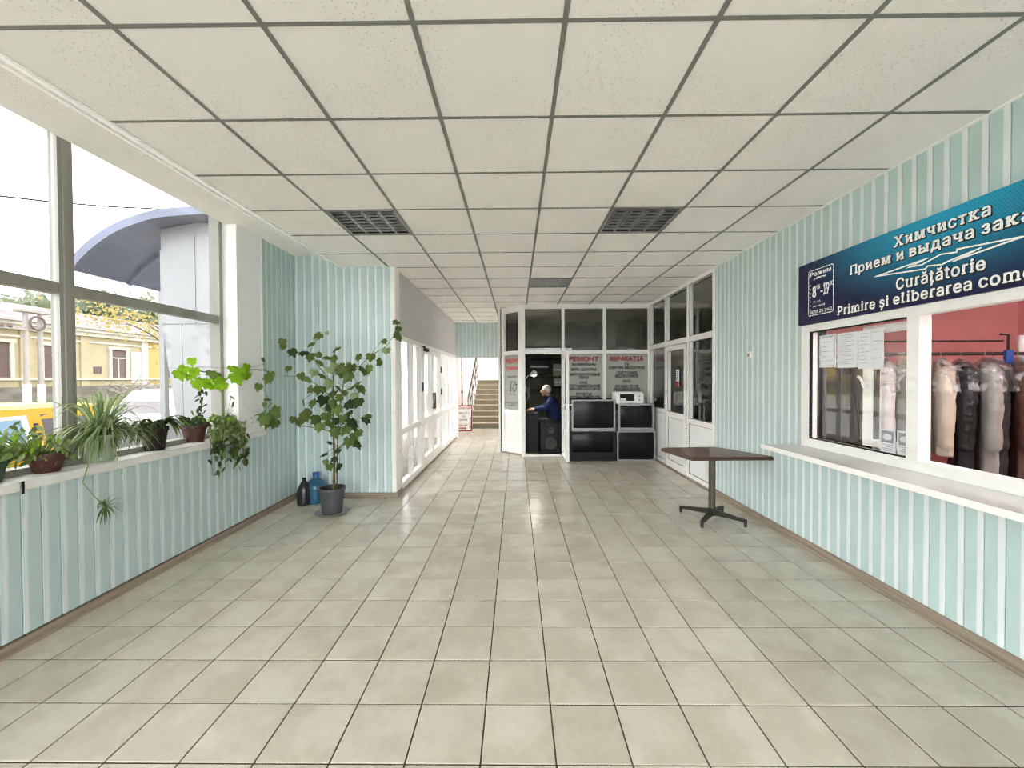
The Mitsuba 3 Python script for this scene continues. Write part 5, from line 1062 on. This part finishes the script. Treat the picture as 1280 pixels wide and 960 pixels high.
for n, (px_, y0, lbl) in enumerate(((34.0, 25.6, 'pale utility pole with a white foot before the yellow building, left of its pair'), (52.0, 26.9, 'pale utility pole with a white foot before the yellow building, right of its pair'))):
    t = thing('utility_pole', lbl, 'pole'); q = at(px_, 503, 0, -31.0); x_, y_ = -31.0, q[1]
    mat('mat_pole', (.34, .31, .29), .8) if n == 0 else None
    part(t, 'shaft', tube([(x_, y_, -.1), (x_, y_, 5.95)], [.14, .12], 12), 'mat_pole'); part(t, 'white_foot', cyl((x_, y_, -.1), (x_, y_, 1.25), .21, .19, 14), 'mat_signwhite')
    part(t, 'cap', cbox(x_-.3, x_+.3, y_-.42, y_+.42, 5.8, 6.0, .02), 'mat_pole'); part(t, 'bracket', box(x_-.1, x_+.1, y_-(1.0 if n == 0 else .4), y_+.4, 4.75, 4.9), 'mat_pole')
    if n == 0:
        for k in range(6): part(t, 'insulator', lathe([(0, 0), (.09, 0), (.13, .1), (.07, .25), (0, .28)], (x_+.1, y_-.9-.42*k, 4.72), 10), 'mat_shutter')
        part(t, 'insulator_arm', box(x_+.05, x_+.15, y_-3.2, y_, 4.66, 4.74), 'mat_pole')
        part(t, 'cable_coil', trimesh.creation.torus(.42, .06, 24, 8).apply_transform(T().translate([x_+.25, y_+.45, 5.15]).rotate([0, 1, 0], 90).matrix.numpy() if hasattr(T().matrix, 'numpy') else np.array(T().translate([x_+.25, y_+.45, 5.15]).rotate([0, 1, 0], 90).matrix)), 'mat_shutter')

mat('mat_emblem', (.22, .36, .50), .5)
def car(name, label, xc, y0, L_, H_, W, color, van=False, sticker=False):
    """a parked car along y; the side towards the hall is at xc + W/2"""
    t = thing(name, label, 'car'); z0 = GZ
    low = [(0, .32), (.02, .62), (.10, .80)] if not van else [(0, .3), (.01, .75), (.03, .95)]
    def P(y, z, s): return (xc+s*W/2, y0+y*L_, z0+z)
    body = []
    for y, za, zb, k in ((0, .35, .80, .88), (.02, .28, .88, .95), (.25, .24, .95, 1), (.75, .24, .97, 1), (.98, .28, .92, .95), (1, .35, .85, .88)):
        for s in (-1, 1):
            for z in (za, zb-.12): body.append((xc+s*k*W/2, y0+y*L_, z0+z))
            body.append((xc+s*k*W/2*.93, y0+y*L_, z0+zb))
    part(t, 'body', hull(body), color)
    a0, a1, b0, b1 = (.24, .985, .40, .955) if not van else (.10, .99, .24, .975)
    cab = [(xc+s*W/2*k, y0+y*L_, z0+z) for s in (-1, 1) for y, z, k in ((a0, .9, .93), (a1, .9, .93), (b0, H_-.05, .74), (b1, H_-.05, .76), (b0+.05, H_, .62), (b1-.06, H_, .64))]
    part(t, 'cabin', hull(cab), color)
    def quad(y1, y2, u1, u2, zA, zB, s, m, n, off=.006):
        f = lambda z: W/2*(.93+(.75-.93)*(z-.9)/(H_-.95))
        v = [(xc+s*(f(z)+o), y0+y*L_, z0+z) for y, z in ((y1, zA), (y2, zA), (u2, zB), (u1, zB)) for o in (off, -.02)]
        part(t, n, hull(v), m)
    for s in (-1, 1):
        top = H_-.14
        quad(a0+.09, .485, b0+.03, .485, .96, top, s, 'mat_darkglass', 'side_window'); 
        quad(.515, .72, .515, .72, .96, top, s, 'mat_paper' if sticker else 'mat_darkglass', 'side_window'); 
        quad(.76, a1-.06, .76, b1-.045, .96, top, s, 'mat_darkglass', 'side_window')
        if sticker:
            quad(.62, .70, .62, .70, 1.02, top-.05, s, 'mat_emblem', 'window_emblem', .010); quad(.53, .60, .53, .60, top-.08, top-.04, s, 'mat_greyprint', 'window_text', .010); quad(.53, .60, .53, .60, 1.02, 1.06, s, 'mat_greyprint', 'window_text', .010)
            for k in range(4): quad(.733, .748, .733, .748, 1.0+.07*k, 1.03+.07*k, s, 'mat_ink', 'pillar_mark', .010)
        for y in (.17, .81):
            w = part(t, 'wheel', mesh(cyl((xc+s*(W/2-.20), y0+y*L_, z0+.30), (xc+s*(W/2+.005), y0+y*L_, z0+.30), .30, n=24)), 'mat_black'); part(w, 'hubcap', cyl((xc+s*(W/2+.004), y0+y*L_, z0+.30), (xc+s*(W/2+.014), y0+y*L_, z0+.30), .19, n=20), 'mat_silver')
    part(t, 'rear_window', hull([(xc+s*W/2*k, y0+(y)*L_+.012, z0+z) for s in (-1, 1) for y, z, k in ((a1-.004, 1.0, .80), (b1+.006, H_-.12, .68))]+[(xc, y0+(b1-.05)*L_, z0+1.2)]), 'mat_darkglass')
    part(t, 'windscreen', hull([(xc+s*W/2*k, y0+y*L_-.012, z0+z) for s in (-1, 1) for y, z, k in ((a0+.01, .97, .82), (b0-.002, H_-.1, .68))]+[(xc, y0+(b0+.1)*L_, z0+1.1)]), 'mat_darkglass')
    for s in (-1, 1): part(t, 'tail_light', cbox(xc+s*W*.40-.08, xc+s*W*.40+.08, y0+L_*.985, y0+L_+.01, z0+.62, z0+.82, .01), 'mat_red')
    return t
mat('mat_carpaint_yellow', (.62, .36, .02), .3); mat('mat_carpaint_white', (.62, .63, .65), .3)
car('yellow_car', 'yellow car with a printed sheet on its side window, parked outside the window', -7.6, 2.78, 4.15, 1.50, 1.68, 'mat_carpaint_yellow', True, True)
car('white_van', 'white car with a dark side window parked outside behind the spider plant', -10.2, 10.5, 4.4, 1.58, 1.75, 'mat_carpaint_white', True)

def tree(name, label, base, height, crown, n, size, m, seed, low=.35, trunk=.16, stuff=True):
    t = thing(name, label, 'tree'); rr = np.random.default_rng(seed); b = np.array(base, float)
    part(t, 'trunk', tube([b, b+[.1, .05, height*.35], b+[-.1, .1, height*.65], b+[0, 0, height*.9]], [trunk, trunk*.8, trunk*.5, trunk*.15], 8), 'mat_stem', True)
    cl, br = [], []
    for q in range(14):
        a, h = rr.uniform(0, 6.28), rr.uniform(low, .92); e = b+[math.cos(a)*crown*rr.uniform(.5, 1), math.sin(a)*crown*rr.uniform(.5, 1), height*h+rr.uniform(.2, .8)]
        br.append(tube(bez(b+[0, 0, height*(h-.15)], (b+[0, 0, height*h]+e)/2+[0, 0, .3], e, 5), [trunk*.3, trunk*.25, trunk*.18, trunk*.1, trunk*.05], 5)); cl.append(e)
    part(t, 'branches', mesh(*br), 'mat_stem', kind='stuff')
    lv = []
    for q in range(n):
        e = cl[int(rr.random()*len(cl))]; p = e+rr.normal(0, 1, 3)*[crown*.28, crown*.28, height*.07]
        d = rr.normal(0, 1, 3); d /= np.linalg.norm(d); u = np.cross(d, rr.normal(0, 1, 3)); u /= np.linalg.norm(u); w = np.cross(d, u); s = size*rr.uniform(.6, 1.3)
        lv.append(np.array([p-u*s, p+w*s*.55, p+u*s, p-w*s*.55]))
    V = np.vstack(lv); Fq = np.arange(len(V)).reshape(-1, 4); part(t, 'foliage', trimesh.Trimesh(V, np.vstack([Fq[:, [0, 1, 2]], Fq[:, [0, 2, 3]]]), process=False), m, kind='stuff'); return t
tree('street_tree', 'autumn tree with sparse yellow leaves beside the porch wall outside', (-14.3, 17.2, GZ), 4.5, 2.6, 1100, .085, 'mat_leaf_yellow', 31, .5, .11)
for n, (y, h, lb) in enumerate(((40, 10.5, 'dull green tree behind the roof, just right of the grey window mullion'), (47, 11.5, 'dull green tree behind the roof next to the yellow autumn tree'), (55, 12.0, 'dull green tree behind the roof, almost hidden by the porch wall'), (33, 9.0, 'dull green tree behind the roof, hidden mostly by the mullion'))):
    tree('far_tree', lb, (-50, y*1.25, -.3), h*1.08, 3.2, 1400, .42, 'mat_leaf_outside', 41+n, .55, .3)
tree('near_tree', 'tree whose few leaves hang before the roof at the left edge of the window', (-15.5, 9.4, GZ), 5.0, 1.6, 90, .13, 'mat_leaf_outside', 47, .75, .08)
# shrubs and grass at the foot of the yellow building
for n, y in enumerate((30.5, 32.6, 34.6)):
    t = thing('shrub', ['bare grey shrub at the foot of the yellow building, nearest the mullion', 'bare grey shrub at the foot of the yellow building, in the middle of three', 'bare grey shrub at the foot of the yellow building, behind the white car'][n], 'shrub'); rr = np.random.default_rng(60+n)
    part(t, 'twigs', mesh(*[tube(bez((-29, y, -.1), (-29+rr.normal(0, .5), y+rr.normal(0, .5), .6), (-29+rr.normal(0, .7), y+rr.normal(0, .8), rr.uniform(.7, 1.5)), 5), .03, 4) for q in range(22)]), 'mat_pole', kind='stuff')
rr = np.random.default_rng(70); gv = []
for q in range(5000):
    p = np.array([rr.uniform(-32.6, -22), rr.uniform(14, 52), -.1]); h = rr.uniform(.12, .42); a = rr.uniform(0, 6.28); gv.append([p+[.05*math.cos(a), .05*math.sin(a), 0], p-[.05*math.cos(a), .05*math.sin(a), 0], p+[rr.normal(0, .08), rr.normal(0, .08), h]])
mat('mat_grass', (.20, .22, .10), .9)
add('grass', trimesh.Trimesh(np.array(gv).reshape(-1, 3), np.arange(15000).reshape(-1, 3), process=False), 'mat_grass'); lab('grass', 'dry grass on the bank before the yellow building', 'grass', None, 'stuff')
